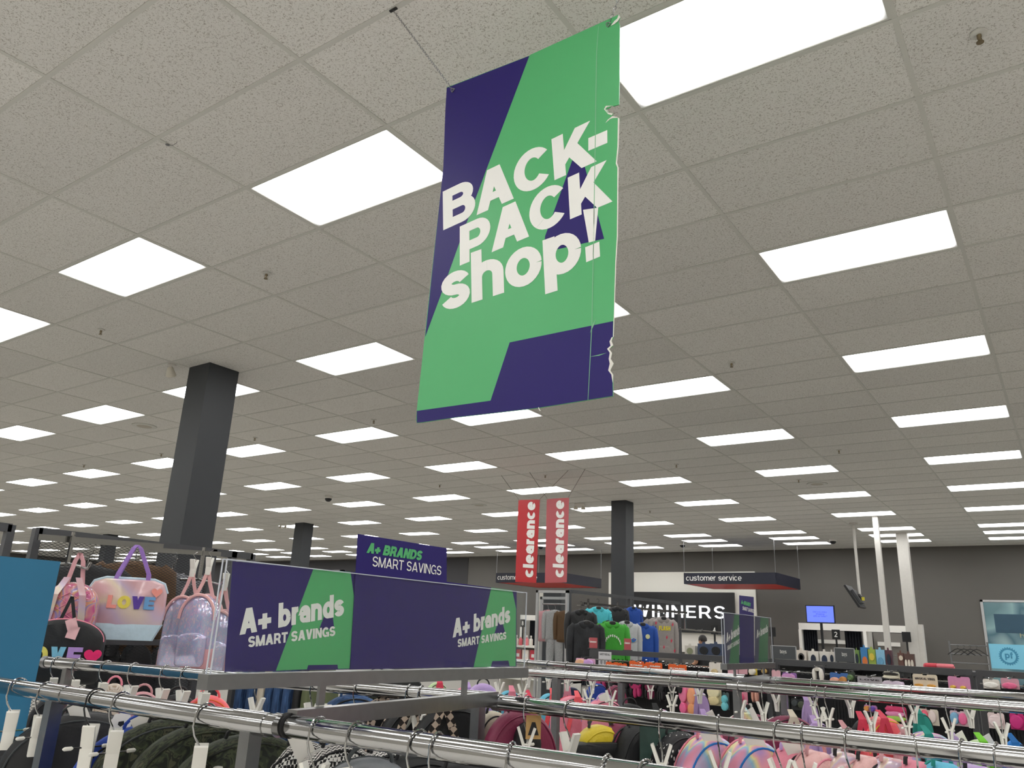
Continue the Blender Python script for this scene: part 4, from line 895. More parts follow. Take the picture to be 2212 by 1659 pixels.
# --- clear vinyl backpacks
for i, (px, py, lb, X) in enumerate(((408, 1288, 'clear iridescent backpack with pink trim, left one right of the duffel', -4.02), (442, 1284, 'clear iridescent backpack with pink trim and front pocket, nearer the sign', -3.92), (478, 1318, 'lilac tinted clear backpack partly behind the purple sign', -3.9))):
    P = onx(px, py, X); t = thing('backpack', lb, 'backpack', P, R_(-62+i*6), 'clear vinyl backpacks'); H_ = .40 if i < 2 else .32
    b = obj('body', ARCH_ME, ramp_mat('clear_iridescent_%s' % 'abc'[i], [(.25, '#e5c9da'), (.45, '#c3b4d8'), (.55, '#a9bfe0'), (.7, '#e9c7cf')], .12, scale=14, detail=3, distort=1., coat=.8, metal=.35), t); b.scale = (.13, .20, H_)
    p = obj('front_pocket', SQ_ME, MATS['clear_iridescent_%s' % 'abc'[i]], t); p.scale = (.05, .15, .17); p.location = (.075, 0, -H_*.5)
    MB().tube([(.062, y*.20*.96, z*H_*.97-.004) for y, z in ARCH[4:-4]], .008, 6).tube([(-.05, y*.20*.99, z*H_) for y, z in ARCH[4:-4]], .007, 6).build('piping', FB['blush'], t, True)
    p = obj('base_block', SQ_ME, FB['rose'], t); p.scale = (.135, .205, H_*.36); p.location = (-.002, 0, -H_*.65)
    for s in (-1, 1): MB().strip([(.0, s*.05, -.02), (0, s*.02, .06), (0, s*.003, .125)], .024, .003, (.3, 1, 0)).build('handle', FB['blush'], t)
    c = obj('clip', CLIP_ME, PLASTW, t); c.location = (0, 0, .15)
    MB().tube([(0, 0, .16), (0, .01, .2), (0, -.012, .225), (0, .012, .24)], .002, 6).build('hook', CHROME, t)
# ------------------------------------------------------------------ garments
def garment(P, lb, m, size=(.42, .50), yaw=-60, hood=True, name='hoodie', cat='sweatshirt', hm='black_plastic', trous=None, printer=None, group=None, sl=.9, pocket=False):
    Wd, Hh = size; t = thing(name, lb, cat, P, R_(yaw), group); D = .11
    ol = [(.06, 0), (.10, -.012), (.36, -.055), (.43, -.11), (.40, -.22), (.40, -.7), (.41, -.96), (.38, -1.)]
    ol = [(y*Wd, z*Hh) for y, z in ol]; ol = dens(ol[:], 2)[:-2]+[ol[-1]]; full = ol+[(-y, z) for y, z in ol[::-1]]
    mm = FB[m] if m in FB else MATS[m]
    MB().loft(full, D, wob=.006).build('torso', mm, t, True)
    for s in (-1, 1):
        MB().tube([(0, s*Wd*.34, -.07*Hh), (.0, s*Wd*.43, -.14*Hh), (.008, s*Wd*.475, -.35*Hh), (.015, s*Wd*.48, -.62*Hh), (.02, s*Wd*.47, -sl*Hh), (.02, s*Wd*.468, -(sl+.02)*Hh)], [Wd*.09, Wd*.125, Wd*.11, Wd*.095, Wd*.075, Wd*.06], 10).build('sleeve', mm, t, True)
    if hood:
        MB().loft([(Wd*.24*math.cos(R_(a)), -.045*Hh+(Hh*.065 if math.sin(R_(a)) > 0 else Hh*.12)*math.sin(R_(a))) for a in range(0, 360, 18)], D*1.05, wob=.004).build('hood', mm, t, True)
    else: MB().tube([(.0+.05*math.sin(R_(a)), Wd*.15*math.cos(R_(a)), -.01-.02*abs(math.sin(R_(a)))) for a in range(0, 360, 24)], .009, 6, True).build('collar', mm, t, True)
    MB().tube([(0, 0, -.01), (0, 0, .05), (0, .015, .065), (0, .018, .085), (0, 0, .1), (0, -.014, .09)], .003, 6).build('hanger_hook', MATS.get(hm, CHROME), t, True)
    if hood: MB().loft([(Wd*.12*math.cos(R_(a)), -.02*Hh+Hh*.05*math.sin(R_(a))) for a in range(0, 360, 24)], D*1.12).build('neck_opening', MATS['black_plastic'], t, True)
    if pocket: MB().loft([(y*Wd, z*Hh) for y, z in dens([(-.26,-.9),(.26,-.9),(.24,-.75),(.16,-.66),(-.16,-.66),(-.24,-.75)], 2)], .02).build('pouch_pocket', mm, t, True).location = (D*.53, 0, 0)
    if printer: printer(t, D*.5+.012)
    if trous:
        for s in (-1, 1):
            MB().tube([(0, s*.05, -Hh*.93), (0, s*.065, -Hh*1.3), (0, s*.07, -Hh*1.95)], [.075, .065, .05], 12).build('trouser_leg', FB[trous], t, True)
    return t
mat('black_plastic', '#1d1d1f', .4)
MATS['grey_rib'] = ramp_mat('grey_rib', [(0, '#55575c'), (.5, '#83858a')], .8, 'WAVE', 30, rot=(0, .0, 0)); FB['grey_rib'] = MATS['grey_rib']
FB['heather'] = ramp_mat('heather_grey', [(.3, '#8f8f90'), (.7, '#b4b3b2')], .85, scale=90, detail=4)
FB['tie'] = ramp_mat('faded_black_wash', [(.3, '#1a1b1e'), (.6, '#2b2d31'), (.8, '#3a3c41')], .8, scale=9, detail=4)
FB['turq'] = fab('turquoise_fleece', '#4fc0cf'); FB['kelly'] = fab('kelly_green_fleece', '#3fa033'); FB['cobalt'] = fab('cobalt_fleece', '#1d4aa0'); FB['lhgrey'] = fab('light_grey_fleece', '#b9babd'); FB['stone'] = fab('stone_grey_fleece', '#9a938f')
for (px, py, lb, m, X, hd) in ((292, 1212, 'brown corduroy jacket hanging behind the mesh panel', 'brown', -4.75, False), (372, 1236, 'grey striped jacket hanging behind the mesh panel', 'grey_rib', -4.72, False), (190, 1218, 'black jacket behind the mesh panel beside the blue board', 'black', -4.75, False)):
    garment(onx(px, py, X), lb, m, (.46, .55), -40, hd, 'jacket', 'jacket', 'chrome')
for (px, py, lb, m) in ((270, 1392, 'dark folded trousers hanging low behind the mesh', 'black'), (330, 1385, 'charcoal trousers hanging low behind the mesh', 'charcoal')):
    P = onx(px, py, -4.6); t = thing('hanging_trousers', lb, 'trousers', P, R_(-40))
    for s in (-1, 1): g = obj('trouser_leg', SQ_ME, FB[m], t); g.scale = (.06, .16, .8); g.location = (0, s*.085, 0)
    MB().tube([(0, -.15, .01), (0, .15, .01)], .004, 6).tube([(0, 0, .01), (0, 0, .06), (0, .02, .09), (0, -.01, .11)], .003, 6).build('hanger', CHROME, t)
# ------------------------------------------------------------------ kids' clothes gondola (runs away from the camera)
GA, GB = onz(1230, 1277, 2.1), onz(1467, 1303, 2.1); gd = (GB-GA).normalized(); gz = math.atan2(gd.y, gd.x)
t = thing('clothes_gondola', 'tall grey metal clothes fixture with chrome rails in the centre background', 'display fixture', (GA.x, GA.y, 0))
for f in (0, .5, 1.): Pp = GA.lerp(GB, f); W(MB().box((Pp.x-.02, Pp.y-.02, 0), (Pp.x+.02, Pp.y+.02, 2.1)).build('post', DGREY, t))
W(MB().bar(GA, GB, .04, .04).build('top_rail', DGREY, t)); W(MB().bar(GA+Vector((0,0,-1.5)), GB+Vector((0,0,-1.5)), .04, .04).build('lower_rail', DGREY, t))
off = Vector((.16, 0, 0))
W(MB().bar(GA+off+Vector((0,.1,-.14)), GB+off+Vector((0,-.1,-.14)), .02, .03).build('chrome_rail', CHROME, t))
for f in (.06, .30, .52, .74, .95):
    Pp = GA.lerp(GB, f)+off; W(MB().box((Pp.x-.01, Pp.y-.01, 1.72), (Pp.x+.01, Pp.y+.01, 2.02)).build('faceout_post', CHROME, t))
    W(MB().tube([(Pp.x-.16, Pp.y, 1.94), (Pp.x, Pp.y, 1.94)], .008, 6).tube([(Pp.x, Pp.y, 1.73), (Pp.x+.62, Pp.y-.2, 1.70), (Pp.x+.63, Pp.y-.2, 1.725)], .008, 6).build('faceout_arm', CHROME, t))
def p_text(s, y0, y1, z, cap, m, tw=.2):
    return lambda t, x: lettering('print', s, (x, y0, z), (0, y1-y0, 0), (0, 0, cap), (1,0,0), m, t, tw, .06, .004)
def p_arc(t, x):                      # pale lettering set in an arc, picture left plain
    n = 11
    for i in range(n):
        a = R_(165-150*i/(n-1)); lettering('print', 'CREEPESSSSS'[i], (x, -.012+.095*math.cos(a), -.27+.11*math.sin(a)), (0, .016, 0), (0, 0, .026), (1,0,0), LETTERW, t, .28, .05, .004)
def p_logo(t, x): MB().prism([(.05,-.20),(.075,-.185),(.11,-.20),(.09,-.225),(.06,-.235)], lambda a, b, d: (x+d, a, b), .003).build('emblem', FB['azure'], t); MB().prism([(.068,-.20),(.09,-.198),(.08,-.212)], lambda a, b, d: (x+.003+d, a, b), .002).build('emblem', FB['red'], t)
def p_swirl(t, x):
    MB().prism([(-.06+.045*math.cos(R_(a))*(1+.25*math.sin(R_(3*a))), -.22+.085*math.sin(R_(a))) for a in range(0, 360, 15)], lambda a, b, d: (x+d, a, b), .003).build('print', fab('print_yellow', '#d8cf6a'), t)
    MB().prism([(.055+.028*math.cos(R_(a)), -.15+.028*math.sin(R_(a))) for a in range(0, 360, 24)], lambda a, b, d: (x+d, a, b), .003).build('print', fab('print_pale', '#e2dfb0'), t)
YELP = fab('print_bright_yellow', '#e3d02c')
def p_flash(t, x): lettering('print', 'FLASH', (x, -.07, -.16), (0, .15, 0), (0, 0, .055), (1,0,0), YELP, t, .25, .05, .004); [MB().prism([(y,z),(y+.02,z+.03),(y+.012,z+.002),(y+.03,z+.012),(y+.01,z-.03)], lambda a, b, d: (x+d, a, b), .002).build('print', FB['red'], t) for y, z in ((-.12,-.07),(.1,-.08),(-.1,-.27),(.08,-.28),(-.02,-.36),(.12,-.4),(-.13,-.42),(.02,-.24))]
def p_mark(t, x): MB().prism([(.05,-.19),(.058,-.20),(.085,-.186),(.06,-.208)], lambda a, b, d: (x+d, a, b), .002).build('emblem', LETTERW, t); MB().box((x, .02, -.21), (x+.004, .028, -.175)).build('zip_pull', LETTERW, t)
def GX(px, py, X=-4.62): return onx(px, py, X)
gar = [((1255,1318,-4.75), 'black jacket hanging high at the mirror end of the gondola', 'black', (.40,.48), None), ((1291,1312,-4.72), 'turquoise hoodie with dark lettering, high on the gondola', 'turq', (.36,.44), p_text('Hurley', -.08, .14, -.30, .05, FB['black'])),
       ((1331,1312,-4.72), 'black and red jackets hanging high in the middle of the gondola', 'black', (.34,.40), None), ((1312,1342,-4.62), 'plain green hoodie just behind the printed green one', 'kelly', (.36,.44), None),
       ((1366,1312,-4.7), 'royal blue shirt hanging high on the gondola', 'cobalt', (.28,.40), None), ((1418,1335,-4.7), 'grey hoodie behind the yellow-lettered one', 'stone', (.38,.46), None),
       ((1260,1346,-4.66), 'second black washed jacket at the far left of the gondola', 'tie', (.40,.56), None), ((1266,1343,-4.5), 'black washed hoodie with small white mark and zip', 'tie', (.44,.56), p_mark), ((1352,1343,-4.5), 'light grey hoodie with a small blue and red emblem', 'lhgrey', (.40,.50), p_logo),
       ((1321,1344,-4.40), 'bright green hoodie with an arc of white letters', 'kelly', (.44,.52), p_arc), ((1386,1347,-4.42), 'cobalt blue hoodie with yellow print', 'cobalt', (.42,.52), p_swirl), ((1431,1334,-4.42), 'stone grey hoodie with yellow lettering and red bolts', 'stone', (.42,.54), p_flash)]
for (a, lb, m, sz, pr) in gar: garment(GX(*a), lb, m, (sz[0]*.86, sz[1]*.98), -48, True, printer=pr, pocket=pr is not None, group="hoodies on the kids' gondola", trous=None)
# ------------------------------------------------------------------ floor mirror at its end, with the clothes it reflects
A, B = ony(1160, 1275, 8.45), ony(1228, 1277, 8.45)
t = thing('framed_mirror', 'tall mirror in a silver frame at the end of the clothes gondola', 'mirror', ((A.x+B.x)/2, 8.45, 0)); zt = A.z; fw = .03
W(MB().box((A.x+fw, 8.445, .3), (B.x-fw, 8.455, zt-fw)).build('glass', mat('mirror_silver', '#eef0f0', .02, 1., var=0), t))
SIL = mat('silver_frame', '#b9babb', .35, .6)
for lo, hi in (((A.x, 8.43, .27), (A.x+fw, 8.47, zt)), ((B.x-fw, 8.43, .27), (B.x, 8.47, zt)), ((A.x, 8.43, zt-fw), (B.x, 8.47, zt)), ((A.x, 8.43, .27), (B.x, 8.47, .30))): W(MB().box(lo, hi).build('frame', SIL, t))
W(MB().box((A.x+.03, 8.47, 0), (A.x+.07, 8.51, 1.9)).box((B.x-.07, 8.47, 0), (B.x-.03, 8.51, 1.9)).build('stand', DGREY, t))
t = thing('garment_rail', 'short chrome rail with a grey tracksuit, seen in the tall mirror', 'clothes rack', (-6.66, 5.95, 0))
MB().box((-.36, -.02, 0), (-.32, .02, 2.14)).box((.32, -.02, 0), (.36, .02, 2.14)).build('post', SIL, t); MB().box((-.36, -.02, 2.10), (.36, .02, 2.14)).build('top_rail', SIL, t); MB().tube([(-.34, 0, 2.03), (.34, 0, 2.03)], .012, 8).build('rail', CHROME, t, True); MB().box((-.38, -.25, 0), (-.32, .25, .04)).box((.32, -.25, 0), (.38, .25, .04)).build('foot', SIL, t)
for i, (dx, m, lb, tr_) in enumerate(((0, 'heather', 'heather grey tracksuit on the rail seen in the mirror', 'heather'), (.22, 'brown', 'brown top on the rail seen in the mirror', None), (-.24, 'rose', 'dusty rose top on the rail seen in the mirror', None), (.38, 'pink', 'pink top on the rail seen in the mirror', None))):
    garment(Vector((-6.68+dx*.8, 6.05-.05*i, 1.94)), lb, m, (.36, .48), 62, False, 'tracksuit' if i == 0 else 'top', 'clothing', 'chrome', tr_)
# ------------------------------------------------------------------ low mesh gondola with accessories (runs across)
MY = 7.7
def mesh_low(lb, pa, pb, z0=.25):
    A, B = ony(*pa, MY), ony(*pb, MY); t = thing('mesh_gondola', lb, 'display fixture', ((A.x+B.x)/2, MY, 0)); zt = 1.452
    W(MB().box((A.x, MY-.025, zt-.05), (B.x, MY+.025, zt)).build('top_rail', DGREY, t))
    for x in (A.x+.02, B.x-.02): W(MB().box((x-.022, MY-.022, 0), (x+.022, MY+.022, zt)).build('post', DGREY, t)); W(MB().box((x-.03, MY-.28, 0), (x+.03, MY+.28, .05)).build('foot', DGREY, t))
    m_ = W(lattice(lambda a, b: (a, MY, b), A.x+.04, B.x-.04, z0, zt-.09, .05, .025, .008).build('mesh_panel', MESHM, t)); m_['kind'] = 'stuff'
    W(MB().box((A.x+.02, MY+.04, .1), (B.x-.02, MY+.06, zt-.12)).build('back_panel', MATS['dark_wire_mesh'], t))  # added dark sheet; keeps the bright floor from showing through the mesh
    W(MB().box((A.x, MY-.015, .68), (B.x, MY+.015, .72)).build('mid_rail', DGREY, t))
    W(MB().tube([(A.x+.03, MY-.10, zt-.10), (B.x-.03, MY-.10, zt-.10)], .006, 6).build('hang_rail', CHROME, t, True))
    for x in (A.x+.03, B.x-.03): W(MB().tube([(x, MY, zt-.10), (x, MY-.10, zt-.10)], .006, 6).build('bracket', CHROME, t))
    return t
mesh_low('low dark grey mesh fixture with orange glove packets', (1277,1404), (1664,1420))
mesh_low('low dark grey mesh fixture with hair accessories on the right', (1672,1423), (2099,1447))
mesh_low('low dark grey mesh fixture cut by the right edge', (2108,1448), (2300,1460))
def cardm(c, nm=None): return fab(nm or 'card_'+c.strip('#'), c, .5)
def pack(px, py, wpx, hpx, lb, c, extra=None, Y=7.52, name='carded_item', cat='accessory', wav=False, lumps=None, txt=None, tm=None, group='accessories on the mesh fixture'):
    A, B = ony(px-wpx/2, py, Y), ony(px+wpx/2, py, Y); C2 = ony(px, py+hpx, Y); w = (B-A).length; h = A.z-C2.z; cx = (A.x+B.x)/2
    t = thing(name, lb, cat, (cx, Y, A.z), R_(random.uniform(-14, -4)), group)
    mb = MB()
    mb.prism([(-w/2, -h), (w/2, -h), (w/2, -.012), (w/2-.008, 0), (w*.1, 0), (w*.08, -.008), (-w*.08, -.008), (-w*.1, 0), (-w/2+.008, 0), (-w/2, -.012)], lambda a, b, d: (a, d, b), .003)
    mb.build('backing_card', cardm(c), t)
    MB().tube([(0, .19, .012), (0, -.06, .004), (0, -.075, .012)], .003, 6).build('peg', CHROME, t)
    for (dx, dz, rx, rz_, cc) in (lumps or []):
        MB().loft([(rx*w*math.cos(R_(a)), rz_*h*math.sin(R_(a))) for a in range(0, 360, 24)], .04, wob=.004).build('product', cardm(cc), t, True)
        o = t.children[-1]; o.rotation_euler = (0, 0, -math.pi/2); o.location = (dx*w, -.02, dz*h)
    if txt: lettering('lettering', txt, (-w*.4, -.001, -h*.42 if extra is None else extra*h), (w*.8, 0, 0), (0, 0, h*.16), (0,-1,0), tm or LETTERW, t, .22, .06, .003)
    return t
random.seed(21)
OR = '#e8611f'
for i, (px, py, w_, h_) in enumerate(((1323,1429,25,14),(1375,1427,26,18),(1412,1430,30,16),(1463,1434,33,18),(1345,1432,16,12),(1388,1432,20,14))):
    pack(px, py, w_*1.3, h_*1.25, '%s orange glove header card from the left on the mesh fixture' % ordn(i+1), OR, name='glove_pack', cat='gloves', txt='KOMBI', extra=-.5, lumps=[(0,-1.5,.3,.6,'#1d1d21'),(-.2,-2.2,.12,.7,'#1d1d21'),(.2,-2.2,.12,.7,'#232327')], group='orange glove packets')
for i, (px, py, c, w_) in enumerate(((1300,1468,'#a5265e',26),(1375,1466,'#b42a66',30),(1405,1470,'#7b2348',22),(1322,1470,'#1c1c20',20),(1430,1474,'#222226',18),(1350,1468,'#1f1f23',22))):
    pack(px, py, w_, 40, ['magenta and black striped glove pair, left one','magenta and black glove with cuff below the orange cards','maroon striped mitten below the orange cards','black glove below the first orange card','black glove left of the fluffy slippers','black glove beside the magenta ones'][i], '#27272b', name='glove', cat='gloves', lumps=[(0,-.3,.45,.28,c),(-.3,-.7,.13,.25,'#18181b'),(0,-.75,.13,.28,c),(.3,-.7,.13,.25,c)], group='gloves on the mesh fixture')
pack(1265, 1421, 46, 20, 'clear bag with pastel contents on two white hangers', '#d7a7c4', lumps=[(-.2,-.5,.25,.4,'#e7b48f'),(.2,-.5,.25,.4,'#c79bd6')], name='clear_pack', cat='pack')
t = thing('notice_sheet', 'white printed notice sheet with three faint pictures on the fixture end', 'notice', ony(1307, 1408, 7.6))
MB().box((-.075, -.003, -.17), (.075, 0, 0)).build('sheet', mat('notice_paper', '#cfcfd2', .6, var=.02), t); lettering('lettering', 'SAFETY RECALL', (-.06, -.003, -.035), (.12, 0, 0), (0, 0, .02), (0,-1,0), mat('print_grey', '#4a4a50', .6), t, .2)
for k in range(3): MB().prism([(-.04+.04*k+.013*math.cos(R_(a)), -.10+.025*math.sin(R_(a))) for a in range(0, 360, 30)], lambda a, b, d: (a, -.004-d, b), .001).build('picture', mat('print_midgrey', '#8a8a8f', .6), t)
for (x0, x1, y0, y1, lb) in ((1273,1290,1377,1403,'small faded red clearance card standing left of the green hoodie'), (1348,1363,1379,1403,'small faded red clearance card standing right of the green hoodie')):
    A, B = ony(x0, y0, 7.72), ony(x1, y1, 7.72); t = thing('price_sign', lb, 'sign', (A.x, 7.72, 1.452), 0, 'red clearance cards')
    MB().box((0, 0, .006), (B.x-A.x, .004, A.z-1.452)).build('card', RED2, t); MB().box((-.005, -.02, 0), (B.x-A.x+.005, .025, .008)).build('base', DGREY, t)
    lettering('lettering', 'clearance', (.008, 0, (A.z-1.452)*.55), (B.x-A.x-.016, 0, 0), (0, 0, .022), (0,-1,0), LETTERW, t, .22, .06, .003)
A, B = ony(1273, 1404, 7.62), ony(1293, 1445, 7.62); t = thing('end_panel', 'plain grey end panel beside the notice sheet', 'panel', (A.x, 7.62, 0)); MB().box((0, 0, 0), (B.x-A.x, .02, A.z)).build('board', DGREY, t); MB().box((-.02, -.1, 0), (B.x-A.x+.02, .12, .03)).build('foot', DGREY, t)
# right part: accessories above and below the rails
ACC = [(1487,1480,40,62,'pink and peach fluffy slipper pair in a clear bag','#e8a0b4',[(-.25,-.3,.24,.3,'#ee7fa6'),(.25,-.35,.24,.3,'#f0a57c'),(-.25,-.8,.22,.2,'#f06a9c'),(.25,-.8,.22,.2,'#eaa06c')],None),
 (1543,1480,30,44,'cream looped hair ties bundle beside the fluffy slippers','#d9cfae',[(0,-.3,.48,.32,'#e5dcb4'),(0,-.75,.44,.22,'#d8c998')],None), (1567,1495,16,38,'turquoise coiled hair ties left of the joint post','#4b5a5c',[(0,-.4,.4,.25,'#6cc3cf'),(0,-.8,.45,.25,'#74cbd6')],None),
 (1545,1430,30,36,'pale card with a gold heart necklace','#dcd6cf',[(0,-.6,.22,.2,'#c9b487')],None), (1582,1434,24,24,'pink hair clip card, left of the yellow one','#dba9b4',None,None), (1604,1434,20,22,'plain pink card beside the hair clip card','#d8a4ae',None,None), (1626,1432,18,26,'yellow and white hair tie card','#d8c04a',[(0,-.7,.4,.3,'#e9e3d6')],None), (1652,1434,18,26,'black hair clip card next to the fixture post','#2a2326',[(0,-.6,.3,.2,'#caa85a')],None),
 (1676,1447,20,18,'small pink carded bracelet under the right fixture rail','#e4b3bd',None,None), (1705,1452,34,18,'lilac headband in clear wrap on the right fixture','#8f6aa8',[(0,-.5,.45,.4,'#c78ec0')],None), (1768,1440,26,34,'black and white beaded bracelet loop','#3a3a40',[(-.3,-.5,.15,.4,'#e6e2da'),(.3,-.5,.15,.4,'#e6e2da'),(0,-.15,.3,.12,'#dcd7cd')],None),
 (1812,1452,42,26,'blue and orange carded toy on the right fixture','#3e6cb0',[(-.2,-.7,.25,.3,'#e0a690'),(.25,-.6,.2,.3,'#c98b4a')],None), (1838,1450,18,22,'dark leafy hair clip beside the blue card','#303b30',[(0,-.6,.35,.3,'#5d7a4c')],None), (1878,1460,54,22,'grey headband pack with LOVE lettering','#a7a3a8',None,'LOVE'),
 (1925,1450,36,16,'stack of cream and black striped hair ties','#e0dac6',[(0,-.3,.5,.25,'#2a2624'),(0,-.75,.5,.25,'#e6dfca')],None), (1930,1470,48,16,'pale lilac scrunchie below the striped ties','#cdbdd0',[(-.2,-.5,.3,.6,'#d8c9da'),(.2,-.5,.3,.6,'#d2c2d6')],None),
 (1997,1455,54,30,'cream card of rainbow earrings with printed title','#d9cdb9',[(-.25,-.85,.18,.12,'#d89a3c'),(.25,-.85,.18,.12,'#d89a3c')],'MAGICAL VIBES'), (2070,1460,50,30,'pink and lilac unicorn hair clip card','#d08bb4',[(-.25,-.8,.12,.12,'#e6c04c'),(.2,-.8,.12,.12,'#e0b848')],None),
 (2140,1466,36,22,'white and black striped socks on the right edge fixture','#d8d3cc',[(0,-.6,.45,.3,'#efece6')],None), (2180,1464,40,24,'pink and grey socks on the right edge fixture','#c79aa8',[(0,-.7,.4,.3,'#e46a94')],None),
 (1600,1490,30,30,'pink carded hair clips under the third rail joint','#d98aa0',[(0,-.5,.3,.3,'#e05f86')],None), (1632,1488,18,30,'rose gold chain bracelet card','#5b4a4a',[(-.2,-.5,.15,.45,'#d9a08f'),(.25,-.5,.15,.45,'#d9a08f')],None), (1617,1518,16,26,'black and white checkered sock below the third rail','#e6e3de',[(0,-.3,.3,.2,'#2a2a2c'),(0,-.7,.3,.2,'#2a2a2c')],None),
 (1880,1522,30,16,'coloured square hair clip set','#b57ab0',[(-.2,-.5,.2,.4,'#e39a52'),(.2,-.5,.2,.4,'#6a4fb0')],None), (1935,1524,46,34,'pink and lime scrunchie stack','#c04a72',[(0,-.2,.5,.22,'#d23a6c'),(0,-.5,.5,.2,'#e58cb8'),(0,-.8,.5,.2,'#a5cf5c')],None), (2005,1530,42,36,'coral and white hair ties on a cream card','#d8cfc2',[(-.2,-.45,.2,.4,'#f0677f'),(.2,-.45,.2,.4,'#e7d6d2')],None), (2070,1534,40,34,'blue and pink hair ties card','#d5bcc4',[(-.2,-.5,.25,.4,'#7fb4d8'),(.25,-.5,.22,.4,'#ee6fa0')],None),
 (2150,1538,36,36,'white and pink printed slipper on the right','#e2d2d0',[(0,-.5,.45,.4,'#ecd9da')],None), (2195,1540,32,36,'magenta knitted item at the right edge','#c22a78',[(0,-.5,.45,.45,'#cf2f82')],None),
 (1690,1505,30,26,'dark green beaded bracelets behind the post','#2f3a30',[(-.2,-.4,.2,.3,'#4b5a44'),(.2,-.5,.2,.3,'#3c4a3a')],None), (1725,1508,34,26,'black beaded bracelets on the mesh','#26282a',[(-.2,-.4,.2,.3,'#3d4346'),(.2,-.5,.2,.3,'#4a5040')],None)]
for (px, py, w_, h_, lb, c, lm, tx) in ACC: pack(px, py, w_, h_, lb, c, lumps=lm, txt=tx, tm=mat('print_dark', '#3a3338', .6))
# ------------------------------------------------------------------ boxed goods behind the low gondola
SHY = 11.5
t = thing('shelf_gondola', 'grey shelf fixture with boxed shoes and toys behind the accessories', 'shelf', (-2.6, SHY+.15, 0))
MB().box((-1.4, -.25, 1.30), (1.6, .25, 1.33)).box((-1.4, -.25, .85), (1.6, .25, .88)).box((-1.4, -.25, .4), (1.6, .25, .43)).build('shelf_board', DGREY, t)
for x in (-1.4, .1, 1.57): MB().box((x, -.25, 0), (x+.03, .25, 1.33)).build('upright', DGREY, t)
MB().box((-1.4, .22, 0), (1.6, .25, 1.33)).build('back_panel', DGREY, t)
for (x0, x1, y0, lb) in ((1666,1718,1395,'grey boys sign standing on the shelf, larger left one'), (1803,1844,1400,'grey boys sign standing on the shelf, smaller right one')):
    A, B = ony(x0, y0, SHY), ony(x1, y0, SHY); w = B.x-A.x; h = A.z-1.33; t = thing('department_sign', lb, 'sign', (A.x, SHY, 1.33))
    MB().box((0, 0, h*.25), (w, .008, h)).build('panel', mat('slate_sign', '#4a4d50', .5), t); MB().box((-.012, -.01, .0), (w+.012, .03, h*.25)).build('holder', ACRYL, t)
    for lo, hi in (((-.01, -.004, h*.22), (0, .012, h+.01)), ((w, -.004, h*.22), (w+.01, .012, h+.01)), ((-.01, -.004, h), (w+.01, .012, h+.01))): MB().box(lo, hi).build('edge', SIL, t)
    lettering('lettering', 'boys', (w*.36, 0, h*.58), (w*.26, 0, 0), (0, 0, h*.22), (0,-1,0), LETTERW, t, .12, .05, .002)
def boxed(px, w_, top, lb, c, lm=None, name='boxed_shoes', cat='box', Y=SHY):
    A, B = ony(px-w_/2, top, Y), ony(px+w_/2, top, Y); w = B.x-A.x; h = A.z-1.33; t = thing(name, lb, cat, ((A.x+B.x)/2, Y, 1.33), 0, 'boxed goods on the grey shelf')
    MB().box((-w/2, 0, 0), (w/2, .10, h)).build('carton', cardm(c), t)
    MB().prism([(-w*.15, h), (w*.15, h), (w*.1, h+.03), (-w*.1, h+.03)], lambda a, b, d: (a, .0+d, b), .004).build('hang_tab', cardm(c), t)
    for (dx, dz, rx, rz_, cc) in (lm or [(0, .5, .3, .3, '#1f2a3a')]):
        MB().prism([(dx*w+rx*w*math.cos(R_(a)), dz*h+rz_*h*math.sin(R_(a))) for a in range(0, 360, 24)], lambda a, b, d: (a, -.012+d, b), .012).build('window_item', cardm(cc), t)
for i, (px, w_, top, lb, c, lm) in enumerate([(1730,22,1404,'white box with round headphones picture','#dcd3c8',[(0,.5,.3,.3,'#3a3536'),(0,.5,.18,.18,'#dcd3c8')]), (1756,22,1406,'white box with dark blue shoe, left one','#e0dbd2',[(0,.4,.25,.35,'#1c2638')]), (1780,20,1407,'white box with dark blue shoe, right one','#dcd7cf',[(0,.4,.3,.35,'#1f2c44')]), (1796,12,1408,'narrow white box beside the smaller grey sign','#d2ccc4',None),
        (1850,10,1404,'narrow green toy box beside the smaller grey sign','#6f8f4a',None), (1866,16,1398,'blue and orange toy box','#3b7fb8',[(0,.3,.35,.25,'#d8783c')]), (1882,18,1402,'green and yellow toy box','#9ab04c',[(0,.6,.3,.2,'#d8c24a')]), (1900,20,1403,'pale blue clear pouch standing among toy boxes','#8cc0dc',[(0,.4,.3,.2,'#6aa4c8')]), (1918,14,1404,'maroon box beside the white pole','#5c3a44',None), (1945,14,1410,'brown patterned box right of the thin pole','#6a4a42',[(0,.7,.3,.15,'#d8cbb8')]), (1962,22,1412,'brown box with three white bottles','#5f4640',[(-.3,.4,.12,.25,'#e6ddcf'),(0,.4,.12,.25,'#e6ddcf'),(.3,.4,.12,.25,'#e6ddcf')]),
        (1520,26,1390,'navy shoe box with black shoes, left of the tabletop sign','#3b4a66',[(0,.5,.35,.3,'#15161a')]), (1546,26,1390,'second navy shoe box with black shoes','#3f4c66',[(0,.5,.35,.3,'#17181c')]), (1490,22,1394,'white patterned box behind the mesh fixture','#cfcac0',[(0,.5,.3,.3,'#8a8f70')])]):
    boxed(px, w_, top, lb, c, lm, Y=12.3 if px < 1600 else SHY)
t = thing('shelf_gondola', 'grey shelf under the navy shoe boxes behind the glove fixture', 'shelf', (-4.95, 12.45, 0)); MB().box((-.75, -.25, 1.30), (.75, .25, 1.33)).build('shelf_board', DGREY, t)
for x in (-.75, .72): MB().box((x, -.25, 0), (x+.03, .25, 1.33)).build('upright', DGREY, t)
